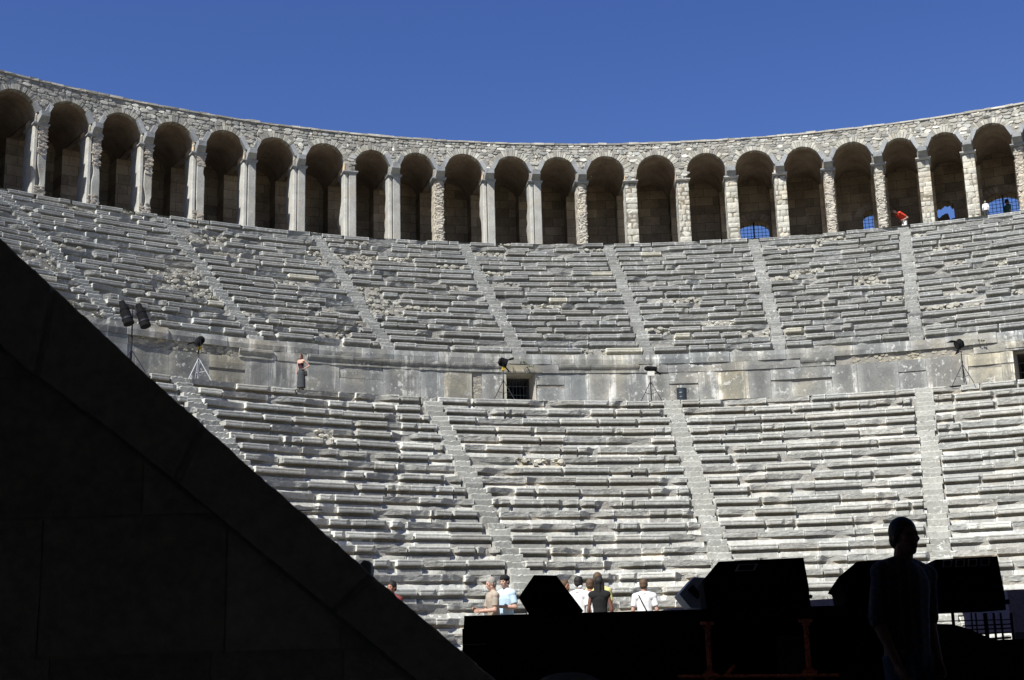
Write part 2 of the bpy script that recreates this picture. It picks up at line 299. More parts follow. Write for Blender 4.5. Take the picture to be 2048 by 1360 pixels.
# profile of a seat: (outward offset towards the orchestra, height below the top edge) from top to bottom
PRO = np.array([(-.40, 0), (.045, 0), (.066, 0), (.080, -.010), (.082, -.050), (.068, -.056), (.068, -.068), (.086, -.078), (.088, -.112), (.087, -.140), (.078, -.162),
                (.020, -.168), (-.070, -.172), (-.10, -.190), (-.10, -.240), (-.050, -.264), (.034, -.272), (.042, -.415)])
def seat_row(name, label, parents, r, z, d, h, stairs, sw, seg, mode, seed, patches, mt):
    rng = np.random.default_rng(seed); g = MB()
    edges = sorted([t for t in stairs if TH0 < t < TH1]); cuts = [TH0]+edges+[TH1]
    for k in range(len(cuts)-1):
        g = MB()
        a = cuts[k]+(sw/2+rng.uniform(0, .10))/r if k else cuts[k]
        b = cuts[k+1]-(sw/2+rng.uniform(0, .10))/r if k < len(cuts)-2 else cuts[k+1]
        s, Lm = a*r, b*r
        while s < Lm-.25:
            ln = rng.uniform(.5, 1.6) if mode == 'low' else rng.uniform(.45, 1.5)
            if Lm-(s+ln) < .35: ln = Lm-s
            s0, s1 = s+.006, s+ln-.006; s += ln
            n = max(3, int((s1-s0)/seg)); u = np.linspace(s0, s1, n+1); th = u/r
            pc = [p for p in patches if abs(p[0]-(s0+s1)/2/r)*r < p[2] and abs(p[1]-z) < p[3]]
            x = rng.random(); depth = max(0, (LOW['z']-z)/9.0) if mode == 'low' else 0
            if pc and rng.random() < .85: typ = 'miss'
            elif mode == 'low': typ = 'int' if x < .70-.36*depth else ('part' if x < .88-.12*depth else 'brk')
            else: typ = 'int' if x < .69 else ('part' if x < .85 else ('brk' if x < .96 else 'miss'))
            o0 = PRO[:, 0][None, :]*np.ones((n+1, 1)); zz = PRO[:, 1][None, :]*(h/.41)*np.ones((n+1, 1))
            if mode == 'up': zz[:, 13:17] = np.array([-.205, -.275, -.305, -.315])
            de = np.minimum(u-s0, s1-u)
            if typ == 'int':
                A = .25-.33*np.exp(-((u-s0)/rng.uniform(.03, .12))**2)*(rng.random() < .35)-.33*np.exp(-((s1-u)/rng.uniform(.03, .12))**2)*(rng.random() < .35)
                A = A + .06*np.minimum(0, n1(u*3, seed+7)+.45)*4
                if mode == 'low' and rng.random() < .3: A = A - .20*np.exp(-((u-rng.uniform(s0, s1))/.15)**2)
            elif typ == 'part':
                c = rng.uniform(s0, s1); A = .13-rng.uniform(.14, .20)*np.exp(-((u-c)/(.30*ln))**2)+.035*n1(u*3.5, seed+3)
                if rng.random() < .5: A = .09-.15*(u-s0)/(s1-s0)+.03*n1(u*4, seed+5) if rng.random() < .5 else -.06+.15*(u-s0)/(s1-s0)+.03*n1(u*4, seed+5)
            elif typ == 'brk': A = rng.uniform(.0, .03)+.030*n1(u*1.8, seed+4)+.008*n1(u*7, seed+9)
            else: A = -.10+.09*n1(u*5, seed+6)
            rough = .0045 if typ != 'miss' else .055
            fr = A[:, None]+.24*zz+rough*n2(u[:, None]*9, zz*22+seed, seed+1)+rough*.6*n2(u[:, None]*22, zz*50+seed, seed+2)
            fr = np.where(zz < -.268*(h/.41), np.maximum(fr, -.045), fr)
            o = np.minimum(o0, fr); o[:, 0] = PRO[0, 0]; o[:, -1] = o0[:, -1]
            cut = (o < o0-.004)
            top = np.clip(.03-fr[:, 2], 0, .12)*rng.uniform(.1, .7); zz = zz.copy()
            for j in (1, 2, 3, 4): zz[:, j] -= top*(1-.3*max(0, j-2))
            zz += .0035*n2(u[:, None]*6, zz*3, seed+11)
            dr = rng.normal(0, .014 if mode == 'low' else .026); dz = rng.normal(0, .009 if mode == 'low' else .015); tilt = rng.normal(0, .004)
            sag = .02*n1(np.array([(s0+s1)*.11]), 900+seed % 5)[0]
            rr = r-o+dr*np.exp(-3*np.abs(zz+.1))+0*zz; rr = r-(o+dr)
            Zm = z+zz+dz+sag+tilt*(u-(s0+s1)/2)[:, None]
            P = np.stack([rr*np.sin(th)[:, None], rr*np.cos(th)[:, None], Zm], 2)
            # colour of each block
            v = rng.normal(1.0, .09); wv = rng.normal(0, .011)
            T = np.ones((n+1, len(PRO), 3))*v*np.array([1+wv, 1, 1-wv*1.2])
            if typ in ('brk', 'part'): T *= 1.03
            if typ == 'miss': T *= np.array([1.22, 1.17, 1.05])*(1.12 if mode == 'up' else .95)
            T[cut] *= 1.08; T[:, 2:4] *= 1.04; T[:, 16:] *= .90; T *= (1+.10*n2(u[:, None]*5, zz*14+seed, seed+17))[:, :, None]  # top lip lightened in colour like a sunlit edge
            if True: T[:, 12:16] *= np.array([.97, .95, .92])  # undercut painted darker here and below, deepening the shade under the nose
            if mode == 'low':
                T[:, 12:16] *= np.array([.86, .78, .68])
                if typ == 'int' and rng.random() < .035: T = np.ones_like(T)*np.array([1.65, 1.65, 1.62])
            elif typ == 'int' and rng.random() < .015: T = np.ones_like(T)*np.array([1.7, 1.62, 1.42])
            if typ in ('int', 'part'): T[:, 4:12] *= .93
            edge = np.clip(1.2-de/.042, 0, 1)[:, None, None]
            T = T*(1+(.68 if mode == 'low' else .95)*edge*(rng.random() < .85))
            Tt = T[:, :2].copy(); tre = P[:, :2]; T[:, :2] = np.array([.42, .36, .28])
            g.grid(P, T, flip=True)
            if typ == 'miss':
                for q in range(int(ln*(16 if mode == 'up' else 9))):
                    uu = rng.uniform(s0, s1)/r; sz = rng.uniform(.03, .10)
                    stone_lump(g, pol(uu, r-.02+rng.uniform(-.05, .08), z-rng.uniform(.05, h)), sz*rng.uniform(1, 1.8), sz, sz*.8, uu, rng, rng.uniform(.9, 1.5)*np.array([1.12, 1.07, .97]))
            for e in (0, -1):     # end faces
                bk = P[e].copy(); rad = r+.40; bk[:, 0] = rad*math.sin(th[e]); bk[:, 1] = rad*math.cos(th[e])
                g.grid(np.stack([P[e], bk]), np.stack([T[e], T[e]]), flip=(e == 0))
        if g.n: g.build(name, mt, parents[k])

def stepped_core(name, parent, R, Zt, d, h, n, mt, th0=TH0, th1=TH1, off=.09):
    pts = []
    for i in range(n): # from top row down
        pts += [(R-i*d+.9*d, Zt-i*h-.03), (R-i*d+off, Zt-i*h-.03), (R-i*d+off, Zt-(i+1)*h-.03)]
    pts = np.array(pts); th = np.linspace(th0, th1, 260)
    rr = pts[:, 0][None]+.02*n2(th[:, None]*160, pts[:, 1][None]*5, 55); zz = pts[:, 1][None]+0*rr
    P = np.stack([rr*np.sin(th)[:, None], rr*np.cos(th)[:, None], zz], 2)
    g = MB(); g.grid(P, 1.0, flip=True); return g.build(name, mt, parent)

def stairway(parent, t, R, Zt, d, h, n, w, mt, seed):
    rng = np.random.default_rng(seed); g = MB()
    for i in range(n):
        r = R-i*d; z = Zt-i*h
        for q in range(2):
            fr = r-.0-(0 if q == 0 else d/2); zt = z-q*h/2
            v = rng.normal(.92, .12); ww = w+rng.uniform(-.05, .14)
            nseg = 9; x = np.linspace(-ww/2, ww/2, nseg+1)+rng.normal(0, .03); Mx = local(t, 0); zt = zt+rng.normal(0, .012); fr = fr+rng.normal(0, .02)
            wear = .03*np.exp(-(x/.22)**2)*rng.uniform(0, 1)+.010*rng.standard_normal(nseg+1)+.05*(rng.random(nseg+1) < .06)
            pro = [(fr+.35, zt, 0), (fr, zt, 1), (fr-.012, zt-.02, .6), (fr-.010, zt-.06, 0), (fr+rng.normal(0, .006), zt-h/2-.02, 0)]
            P = np.array([[[xx, yy+.3*wr*ww_, zz-wr*ww_] for (yy, zz, ww_) in pro] for xx, wr in zip(x, wear)])
            T = np.ones((nseg+1, 5, 3))*v*np.array([1.0, 1.0, .985]); T[:, 1] *= 1.1
            g.grid(xf(Mx, P.reshape(-1, 3)).reshape(P.shape), T, flip=True)
            for e in (0, -1):
                bk = P[e].copy(); bk[:, 1] = fr+.35
                g.grid(xf(Mx, np.stack([P[e], bk]).reshape(-1, 3)).reshape(2, 5, 3), v, flip=(e == 0))
    return g.build('stairway', mt, parent)

def px_patch(px, py, level, ra, rz):
    best = None
    D = LOW if level == 'low' else UPP
    for i in range(D['n']):
        r = D['r']+(i if level == 'up' else -i)*D['d']; z = D['z']+(i if level == 'up' else -i)*D['h']
        th, zz = cyl(px, py, r)
        if best is None or abs(zz-z) < best[0]: best = (abs(zz-z), th, z)
    return (best[1], best[2], ra, rz)
up_pat = [px_patch(*a) for a in [(690, 520, 'up', 1.4, .7), (735, 590, 'up', .9, .9), (400, 478, 'up', 1.2, .5), (365, 560, 'up', .8, .9), (1180, 497, 'up', .6, .25), (840, 615, 'up', 1.6, .25),
          (1590, 490, 'up', .9, .3), (1815, 560, 'up', .5, .2), (1930, 585, 'up', .6, .5), (250, 640, 'up', 1.3, .5), (90, 520, 'up', 1.2, .7), (985, 500, 'up', .7, .3), (560, 560, 'up', .6, .3),
          (1080, 605, 'up', .8, .25), (1400, 590, 'up', .8, .4), (1000, 670, 'up', .3, .3), (180, 500, 'up', 1.0, .4), (2030, 640, 'up', .7, .3), (1510, 660, 'up', .5, .2)]]
low_pat = [px_patch(*a) for a in [(955, 950, 'low', .7, .3), (1150, 870, 'low', .25, .2), (1075, 905, 'low', .4, .2), (1840, 800, 'low', .4, .3), (1390, 910, 'low', .35, .3), (640, 860, 'low', .4, .2)]]

def wedges(level, stairs, labels, r, z):
    cuts = [TH0]+[t for t in stairs if TH0+.005 < t < TH1]+[TH1]; out = []
    for k, (a, b) in enumerate(zip(cuts, cuts[1:])):
        out.append(thing('seating_wedge', labels[k], 'seating', tuple(pol((a+b)/2, r, z)), level+' wedges of stone seat rows'))
    return out
LL = ['lower seat wedge wholly behind the dark sloping parapet', 'lower pale seat wedge below the woman in the dark skirt, cut by the dark parapet', 'lower pale seat wedge directly below the dark doorway',
      'lower pale seat wedge below the metal bin, left of the standing man', 'lower pale seat wedge at the right edge below the rounded lamp', 'lower seat wedge past the right edge of the picture']
UL = ['upper seat wedge past the left edge of the picture', 'upper ruined seat wedge at the far left edge under the leftmost piers', 'upper ruined seat wedge behind the twin black lamp cans', 'upper ruined seat wedge above the woman in the dark skirt',
      'upper ruined seat wedge with rubble at its top left, left of the doorway lamp', 'upper seat wedge directly above the dark doorway', 'upper seat wedge above the metal bin, under the brightest block built piers',
      'upper seat wedge below the person bending in red', 'upper seat wedge at the right edge under the barred window', 'upper seat wedge past the right edge of the picture']
lowW = wedges('lower', low_stairs, LL, 15, ORCH_Z); uppW = wedges('upper', [t for t in upp_stairs], UL, 31, 12.7)
low_in = [t for t in low_stairs if TH0+.005 < t < TH1]; upp_in = [t for t in upp_stairs if TH0+.005 < t < TH1]
for i in range(LOW['n']):
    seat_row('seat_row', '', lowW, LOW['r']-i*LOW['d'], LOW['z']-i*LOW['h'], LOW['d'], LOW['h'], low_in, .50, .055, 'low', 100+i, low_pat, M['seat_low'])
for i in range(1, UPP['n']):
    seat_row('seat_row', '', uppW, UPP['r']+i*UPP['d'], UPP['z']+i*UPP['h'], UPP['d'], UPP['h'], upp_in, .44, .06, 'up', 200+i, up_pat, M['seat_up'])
NU = UPP['n']-1
o = stepped_core('lower_tier_core', None, LOW['r'], LOW['z'], LOW['d'], LOW['h'], LOW['n'], M['core']); tag(o, 'pale rubble bed under the lower seats', kind='structure')
o = stepped_core('upper_tier_core', None, UPP['r']+NU*UPP['d'], UPP['z']+NU*UPP['h'], UPP['d'], UPP['h'], NU+1, M['core']); tag(o, 'pale rubble bed under the upper seats', kind='structure')
nl = {-4: '', -2: 'lower stairway at the far left, mostly behind the dark parapet', 0: 'lower stairway left of the dark doorway', 2: 'lower stairway running down from beside the metal bin', 4: 'lower stairway descending behind the head of the standing man'}
nu = {-3: 'upper stairway just past the left edge', -2: 'upper ruined stairway farthest left, above the twin lamp cans', -1: 'upper stairway left of the woman, choked with rubble at its top', 0: 'upper stairway right of the woman, with pale rubble at its top', 1: 'upper stairway coming down to the dark doorway',
      2: 'upper stairway ending between the doorway and the metal bin', 3: 'upper stairway below the first barred window', 4: 'upper straight stairway below the person bending in red', 5: 'upper stairway just past the right edge'}
for k, t in zip(range(-4, 8), STAIR_TH):
    if not (TH0+.005 < t < TH1): continue
    if k in nl:
        o = stairway(None, t, LOW['r'], LOW['z'], LOW['d'], LOW['h'], LOW['n'], .55, M['seat_low'], 300+k+9); tag(o, nl[k], 'stairs', 'stairways of the lower tiers')
    if k in nu:
        o = stairway(None, t, UPP['r']+NU*UPP['d'], UPP['z']+NU*UPP['h'], UPP['d'], UPP['h'], NU, .44, M['seat_up'], 400+k+9); tag(o, nu[k], 'stairs', 'stairways of the upper tiers')
g = MB(); th = np.linspace(TH0, TH1, 200)                      # the walkway behind the top row
g.grid(np.stack([np.stack([r*np.sin(th), r*np.cos(th), 0*th+LOW['z']-.004+.01*n1(th*60, 5)], 1) for r in np.linspace(25.85, 30.4, 8)]), 1.0)
tag(g.build('walkway', M['core']), 'stone walkway between the two seating tiers', kind='structure')

# ------------------------------------------------------------------ podium wall of the walkway
pod = thing('podium_wall', 'blue grey slab wall behind the walkway between the two seating tiers', 'wall', (0, 30.2, LOW['z']))
def podium():
    R = 30.20; zb, zs, zc, zt = LOW['z'], 12.0, 12.34, UPP['z']
    D1 = (cyl(1013, 760, R)[0], cyl(1072, 760, R)[0], 12.03); D2 = (cyl(2027, 720, R)[0], cyl(2027, 720, R)[0]+1.15/R, 12.07)
    HOLE = (cyl(944, 760, R)[0], cyl(964, 760, R)[0])
    rng = np.random.default_rng(77); g = MB(); gr = MB()
    def blk(t0, t1, z0, z1, fr, tint, mb, n=None, rough=.006, bev=.012):
        n = n or max(2, int((t1-t0)*R/.25)); m = max(3, int((z1-z0)/.25)+2)
        u = np.linspace(t0+.004/R, t1-.004/R, n+1); zz = np.linspace(z0+.003, z1-.003, m)
        rr = R-fr+rough*n2(u[:, None]*R*4, zz[None]*4, int(z0*100) % 97)*1.0
        rr[0] += bev; rr[-1] += bev; rr[:, 0] += bev*.5; rr[:, -1] += bev
        P = np.stack([rr*np.sin(u)[:, None], rr*np.cos(u)[:, None], zz[None]+0*rr], 2)
        T = np.ones((n+1, m, 3))*tint; T[0] *= 1.6; T[-1] *= 1.6; T *= (1+.12*n2(u[:, None]*R*1.3, zz[None]*1.2, 5))[:, :, None]
        mb.grid(P, T, flip=False)
        for e in (0, -1):
            bk = P[e].copy(); bk[:, 0] = (R+.5)*math.sin(u[e]); bk[:, 1] = (R+.5)*math.cos(u[e]); mb.grid(np.stack([P[e], bk]), tint)
        for e in (0, -1):
            bk = P[:, e].copy(); bk[:, 0] = (R+.5)*np.sin(u); bk[:, 1] = (R+.5)*np.cos(u); mb.grid(np.stack([P[:, e], bk]), tint)
    def spans(wmin, wmax, avoid=True):
        out = []; t = TH0
        while t < TH1:
            t1 = t+rng.uniform(wmin, wmax)/R
            if avoid:
                for (a, b) in ((HOLE[0], HOLE[1]), (D1[0], D1[1]), (D2[0], D2[1])):
                    if t < a < t1+.25/R: t1 = a
                    if a-1e-6 <= t < b: t = b; t1 = t+rng.uniform(wmin, wmax)/R
            out.append((t, t1)); t = t1
        return out
    rub = lambda t: (cyl(440, 700, R)[0]-.11 < t < cyl(470, 700, R)[0]) or (cyl(1690, 700, R)[0] < t < cyl(1990, 700, R)[0])
    for a, b in spans(.75, 1.7):                                   # tall slabs
        v = rng.normal(1, .06); wv = rng.normal(0, .015); tan = rng.random() < .22
        tn = v*np.array([1.18, 1.12, .98]) if tan else v*np.array([1+wv, 1, 1-wv])
        x = rng.random()
        if x < .22: blk(a, b, zb-.05, zs-rng.uniform(.45, .6), rng.normal(0, .012), tn, g); blk(a, b, zs-.45, zs, rng.normal(0, .012), tn*rng.normal(1, .05), g)
        else: blk(a, b, zb-.05, zs, rng.normal(0, .012), tn, g)
    for a, b in spans(.8, 2.2, False):                             # moulded course with an undercut
        if rub((a+b)/2): continue
        v = rng.normal(1, .06)
        if rng.random() < .42:
            n = max(3, int((b-a)*R/.1)); u = np.linspace(a+.005/R, b-.005/R, n+1)
            zz = np.array([zc-.005, zc-.02, zc-.10, zc-.16, zc-.19, zc-.27, zs+.05, zs+.003]); fo = np.array([.05, .062, .06, .04, .01, .0, .01, .015])
            rr = R-fo[None]-.012*n2(u[:, None]*R*5, zz[None]*6, 31)
            P = np.stack([rr*np.sin(u)[:, None], rr*np.cos(u)[:, None], zz[None]+0*rr], 2); g.grid(P, v*np.array([.9, .9, .88]), flip=True)
            for e in (0, -1):
                bk = P[e].copy(); bk[:, 0] = (R+.5)*math.sin(u[e]); bk[:, 1] = (R+.5)*math.cos(u[e]); g.grid(np.stack([P[e], bk]), v)
        else: blk(a, b, zs, zc, rng.uniform(0, .03), v, g)
    for a, b in spans(.7, 1.9, False):                             # big plain blocks on top
        v = rng.normal(1.02, .07); wv = rng.normal(0, .02)
        if (rng.random() < .02) and not rub(a): continue
        blk(a, b, zc, zt-rng.uniform(0, .05), .04+rng.normal(0, .025), v*np.array([1+wv, 1, 1-wv]), g, rough=.012, bev=.03)
    o = g.build('wall_slabs', M['slab'], pod)
    # rubble where the moulded course is gone and in the broken hole
    for k in range(4200):
        t = rng.uniform(TH0, TH1) if k > 700 else rng.uniform(HOLE[0]-.1/R, HOLE[1]+.1/R); z = rng.uniform(zs-.02, zc) if k > 700 else rng.uniform(zb, zc)
        if k > 700 and not rub(t): continue
        s = rng.uniform(.03, .085); c = pol(t, R+(.065 if k > 700 else .10)+rng.uniform(-.02, .05), z)
        stone_lump(gr, c, s*rng.uniform(1, 1.7), s, s*rng.uniform(.6, 1), t, rng, rng.uniform(.75, 1.1)*np.array([1.06, 1.0, .86]))
    gr.build('rubble_fill', M['rubble'], pod)
    gb = MB(); th = np.linspace(TH0, TH1, 300)                       # backing behind the joints
    segs = [(TH0, D1[0]), (D1[1], D2[0]), (D2[1], TH1)]
    for a, b in segs:
        u = np.linspace(a, b, max(2, int((b-a)*R/.3))); z_ = np.array([zb-.1, zs, zt-.03])
        rr = (R+.06)+.03*n2(u[:, None]*R*3, z_[None]*3, 8)
        gb.grid(np.stack([rr*np.sin(u)[:, None], rr*np.cos(u)[:, None], z_[None]+0*rr], 2), .9)
    for (a, b, zt_) in (D1, D2):                                      # lintels above the doors
        u = np.linspace(a, b, 5); z_ = np.array([zt_, zc]); gb.grid(np.stack([(R+.06)*np.sin(u)[:, None]+0*z_, (R+.06)*np.cos(u)[:, None]+0*z_, z_[None]+0*u[:, None]], 2), .9)
    gb.build('mortar_backing', M['mortar'], pod)
    for (a, b, zt_) in (D1, D2):
        d = MB(); wd = (b-a)*R; Mx = local((a+b)/2, R); x = wd/2
        z0 = zb
        P = [(-x, .0, z0), (-x, .0, zt_), (x, 0, zt_), (x, 0, z0)]
        Q = [(-x+.10, .75, z0), (-x+.10, .75, zt_-.10), (x-.10, .75, zt_-.10), (x-.10, .75, z0)]
        Q2_ = [(-x+.10, 3.5, z0), (-x+.10, 3.5, zt_-.10), (x-.10, 3.5, zt_-.10), (x-.10, 3.5, z0)]
        d.grid(xf(Mx, np.array([P, Q]).reshape(-1, 3)).reshape(2, 4, 3), np.array([1.5, 1.5, 1.45])); d2 = MB()
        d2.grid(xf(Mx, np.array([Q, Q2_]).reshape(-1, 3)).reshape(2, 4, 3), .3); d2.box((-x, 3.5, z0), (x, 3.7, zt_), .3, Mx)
        dw = d.build('doorway', M['mortar'], pod); d2.build('dark_passage', M['plainstone'], dw)  # deep passage coloured dark to stand in for its shade
        l = MB(); l.box((-x-.25, -.03, zt_), (x+.28, .12, zt_+.27), np.array([1.05, 1, .9]), Mx, .012, rng); l.build('lintel', M['slab'], pod)
        gg = MB()
        for k in range(7):
            xx = -x+.16+k*(wd-.32)/6; gg.tube(xf(Mx, [xx, .9, z0])[()], xf(Mx, [xx, .9, zt_-.1])[()], .012, n=6)
        for zz in (z0+.25, z0+.8, z0+1.2, z0+1.55): gg.tube(xf(Mx, [-x+.1, .9, zz]), xf(Mx, [x-.1, .9, zz]), .014, n=6)
        gg.build('iron_gate', M['steel'], dw)
        f = MB(); f.box((-x, 0, z0-.05), (x, 3.5, z0+.002), 1, Mx); f.build('threshold', M['core'], pod)
podium()
# ================================================================== the arcade along the top
GR, GZ, GT = 43.0, 20.95, 26.37
SPR, CAPZ, ARCH = 24.76, 24.42, .965
redge = [-.9734, -.9184, -.8641, -.8079, -.7519, -.6966, -.6390, -.5886, -.5368, -.4793, -.4250, -.3709, -.3135, -.2532, -.1975, -.1417, -.0893, -.0361, .0172, .0655, .118]
PIER = [t-.0072 for t in redge]; PIER[16] += .002; PIER[17] += .0045
PIER = [PIER[0]-.0549*k for k in range(7, 0, -1)]+PIER+[PIER[-1]+.0535*k for k in range(1, 5)]
P0 = 7                                  # index of the first pier inside the picture
KIND = {0: 'marble_rubble', 1: 'marble_rubble', 2: 'marble_rubble', 3: 'marble_rubble', 4: 'marble', 5: 'marble', 6: 'marble', 7: 'marble', 8: 'rubble', 9: 'marble', 10: 'marble', 11: 'rubble', 12: 'masonry',
        13: 'masonry', 14: 'masonry', 15: 'masonry', 16: 'rubble', 17: 'rubble', 18: 'masonry', 19: 'masonry', 20: 'rubble'}
CORB = {0: 1, 1: 1, 2: 1, 3: 1, 4: 1, 5: 1, 6: 0, 7: 1, 8: 1, 9: 1, 10: 1, 11: 1, 12: 0, 13: 0, 14: 2, 15: 1, 16: 1, 17: 1, 18: 1, 19: 1, 20: 1}
arc = thing('arcade_gallery', 'curved stone arcade of round arches on square piers crowning the theatre under the sky', 'arcade', (0, 43, GZ))
ra = np.random.default_rng(5)
R2, R3 = 47.6, 48.5

def masonry_front():
    front = MB(); vault = MB(); stones = MB(); cop = MB()
    for i in range(len(PIER)-1):
        a, b = PIER[i], PIER[i+1]; c = (a+b)/2; half = (b-a)/2*GR; A = min(ARCH+ra.normal(0, .02), half-.23); sp = SPR
        x = np.concatenate([np.linspace(-half, -A, 5)[:-1], -A*np.cos(np.linspace(0, PI, 29)), np.linspace(A, half, 5)[1:]])
        inside = np.abs(x) <= A+1e-9
        zb = np.where(inside, sp+np.sqrt(np.maximum(0, A*A-x*x)), CAPZ)
        zb = zb+np.where(inside, .018*n1(x*9, 40+i), 0)
        th = c+x/GR; ztop = GT+.035*n1(th*GR*2.3, 61)+.02*n1(th*GR*7, 62)
        f = np.linspace(0, 1, 9)[None]; zz = zb[:, None]*(1-f)+ztop[:, None]*f
        rr = GR+.015*n2(th[:, None]*GR*4, zz*4, 63)
        front.grid(np.stack([rr*np.sin(th)[:, None], rr*np.cos(th)[:, None], zz], 2), 1.0)
        # barrel vault behind the arch
        xi = x[inside]; zi = zb[inside]; ys = np.array([0, .45, .451, 1.4, 3.0, R2-GR]); dz = np.array([0, 0, .05, .05, .05, .05])
        P = np.array([[xf(local(c, GR), [xx*(1+.0*y), y, zc+d+(.02*n1(np.array([y*2+xx*3]), 70+i)[0])]) for y, d in zip(ys, dz)] for xx, zc in zip(xi, zi)])
        vault.grid(P, 1.0)
        for s in (-1, 1):      # flat undersides over the piers
            vault.poly(xf(local(c, GR), [(s*A, 1.25, sp), (s*half, 1.25, sp), (s*(half+.13), R2-GR, sp), (s*A, R2-GR, sp)]), [(0, 1, 2, 3)], .9)
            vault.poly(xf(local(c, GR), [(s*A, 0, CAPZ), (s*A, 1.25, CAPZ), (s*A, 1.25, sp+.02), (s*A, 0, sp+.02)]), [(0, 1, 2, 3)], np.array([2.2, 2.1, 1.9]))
        # voussoirs
        nv = int(PI*A/.115); e = np.sort(np.concatenate([[0, PI], np.linspace(0, PI, nv+1)[1:-1]+ra.normal(0, .026, nv-1)]))
        vo = MB(); Mx = local(c, GR)
        for k in range(len(e)-1):
            a0, a1 = PI-e[k]-.012, PI-e[k+1]+.012; L = ra.uniform(.20, .46); pr = ra.uniform(.008, .03); t = ra.normal(1.25, .17)*np.array([1, .99, .93]) if ra.random() < .75 else ra.normal(.85, .08)*np.array([1, .98, .95])
            r0 = A-.005; r1 = min(A+L, A+.5); o = [(r0*math.cos(a0), 0, sp+r0*math.sin(a0)), (r1*math.cos(a0+.02), 0, sp+r1*math.sin(a0)), (r1*math.cos(a1), 0, sp+r1*math.sin(a1)), (r0*math.cos(a1), 0, sp+r0*math.sin(a1))]
            if abs(o[1][0]) > half-.02 or abs(o[2][0]) > half-.02:
                o = [(max(-half+.01, min(half-.01, q[0])), 0, q[2]) for q in o]
            ctr = np.mean(np.array(o), 0); fr = [((q[0]-ctr[0])*.86+ctr[0], -pr, (q[2]-ctr[2])*.90+ctr[2]) for q in o]; md = [((q[0]-ctr[0])*.97+ctr[0], -pr*.6, (q[2]-ctr[2])*.98+ctr[2]) for q in o]
            bk = [(q[0], .30, q[2]) for q in o]
            Fq = [(l*4+j, l*4+(j+1) % 4, (l+1)*4+(j+1) % 4, (l+1)*4+j) for l in range(2) for j in range(4)]+[(8, 9, 10, 11)]
            vo.poly(xf(Mx, bk+md+fr), Fq, t)
        vo.build('voussoir_arch', M['rubble'], arc)
        # rubble stones above the arch
        z = CAPZ+.02
        while z < GT-.04:
            h = ra.uniform(.085, .19); xs = -half+ra.uniform(-.1, .02)
            while xs < half:
                wd = ra.uniform(.13, .42) if ra.random() < .8 else ra.uniform(.08, .14); cx, cz = xs+wd/2, z+h/2+ra.uniform(-.03, .03); xs += wd+.018
                d = math.hypot(cx, cz-sp)
                if (cz > sp and d < A+.24+h*.3) or (cz <= sp and abs(cx) < A+.02+wd*.35): continue
                if cz+h/2 > GT+.01: continue
                v = ra.normal(1.0, .2); q = ra.random()
                tn = v*(np.array([1.65, 1.64, 1.58]) if q < .15 else np.array([1.0, .985, .94]) if q < .7 else np.array([.92, .94, .95]))
                stone_lump(stones, pol(c+cx/GR, GR-.004-ra.uniform(0, .022), cz), wd*.53, .05, h*.58*ra.uniform(.8, 1.12), c+cx/GR, ra, tn)
            z += h+.012
        # thin capping stones
        xs = -half
        while xs < half:
            wd = ra.uniform(.25, .7); t0 = c+(xs)/GR; t1 = c+min(half, xs+wd-.01)/GR; xs += wd
            zt = GT+.015+ra.uniform(0, .045); v = ra.normal(1.15, .12)
            cop.box((-(t1-t0)*GR/2, -.05-ra.uniform(0, .03), GT-.05), ((t1-t0)*GR/2, .9, zt), v*np.array([1, .98, .93]), local((t0+t1)/2, GR), .012, ra)
    front.build('arch_wall', M['mortar'], arc); stones.build('rubble_facing', M['rubble'], arc)
    vault.build('barrel_vaults', M['vault'], arc); cop.build('coping_course', M['rubble'], arc)
masonry_front()

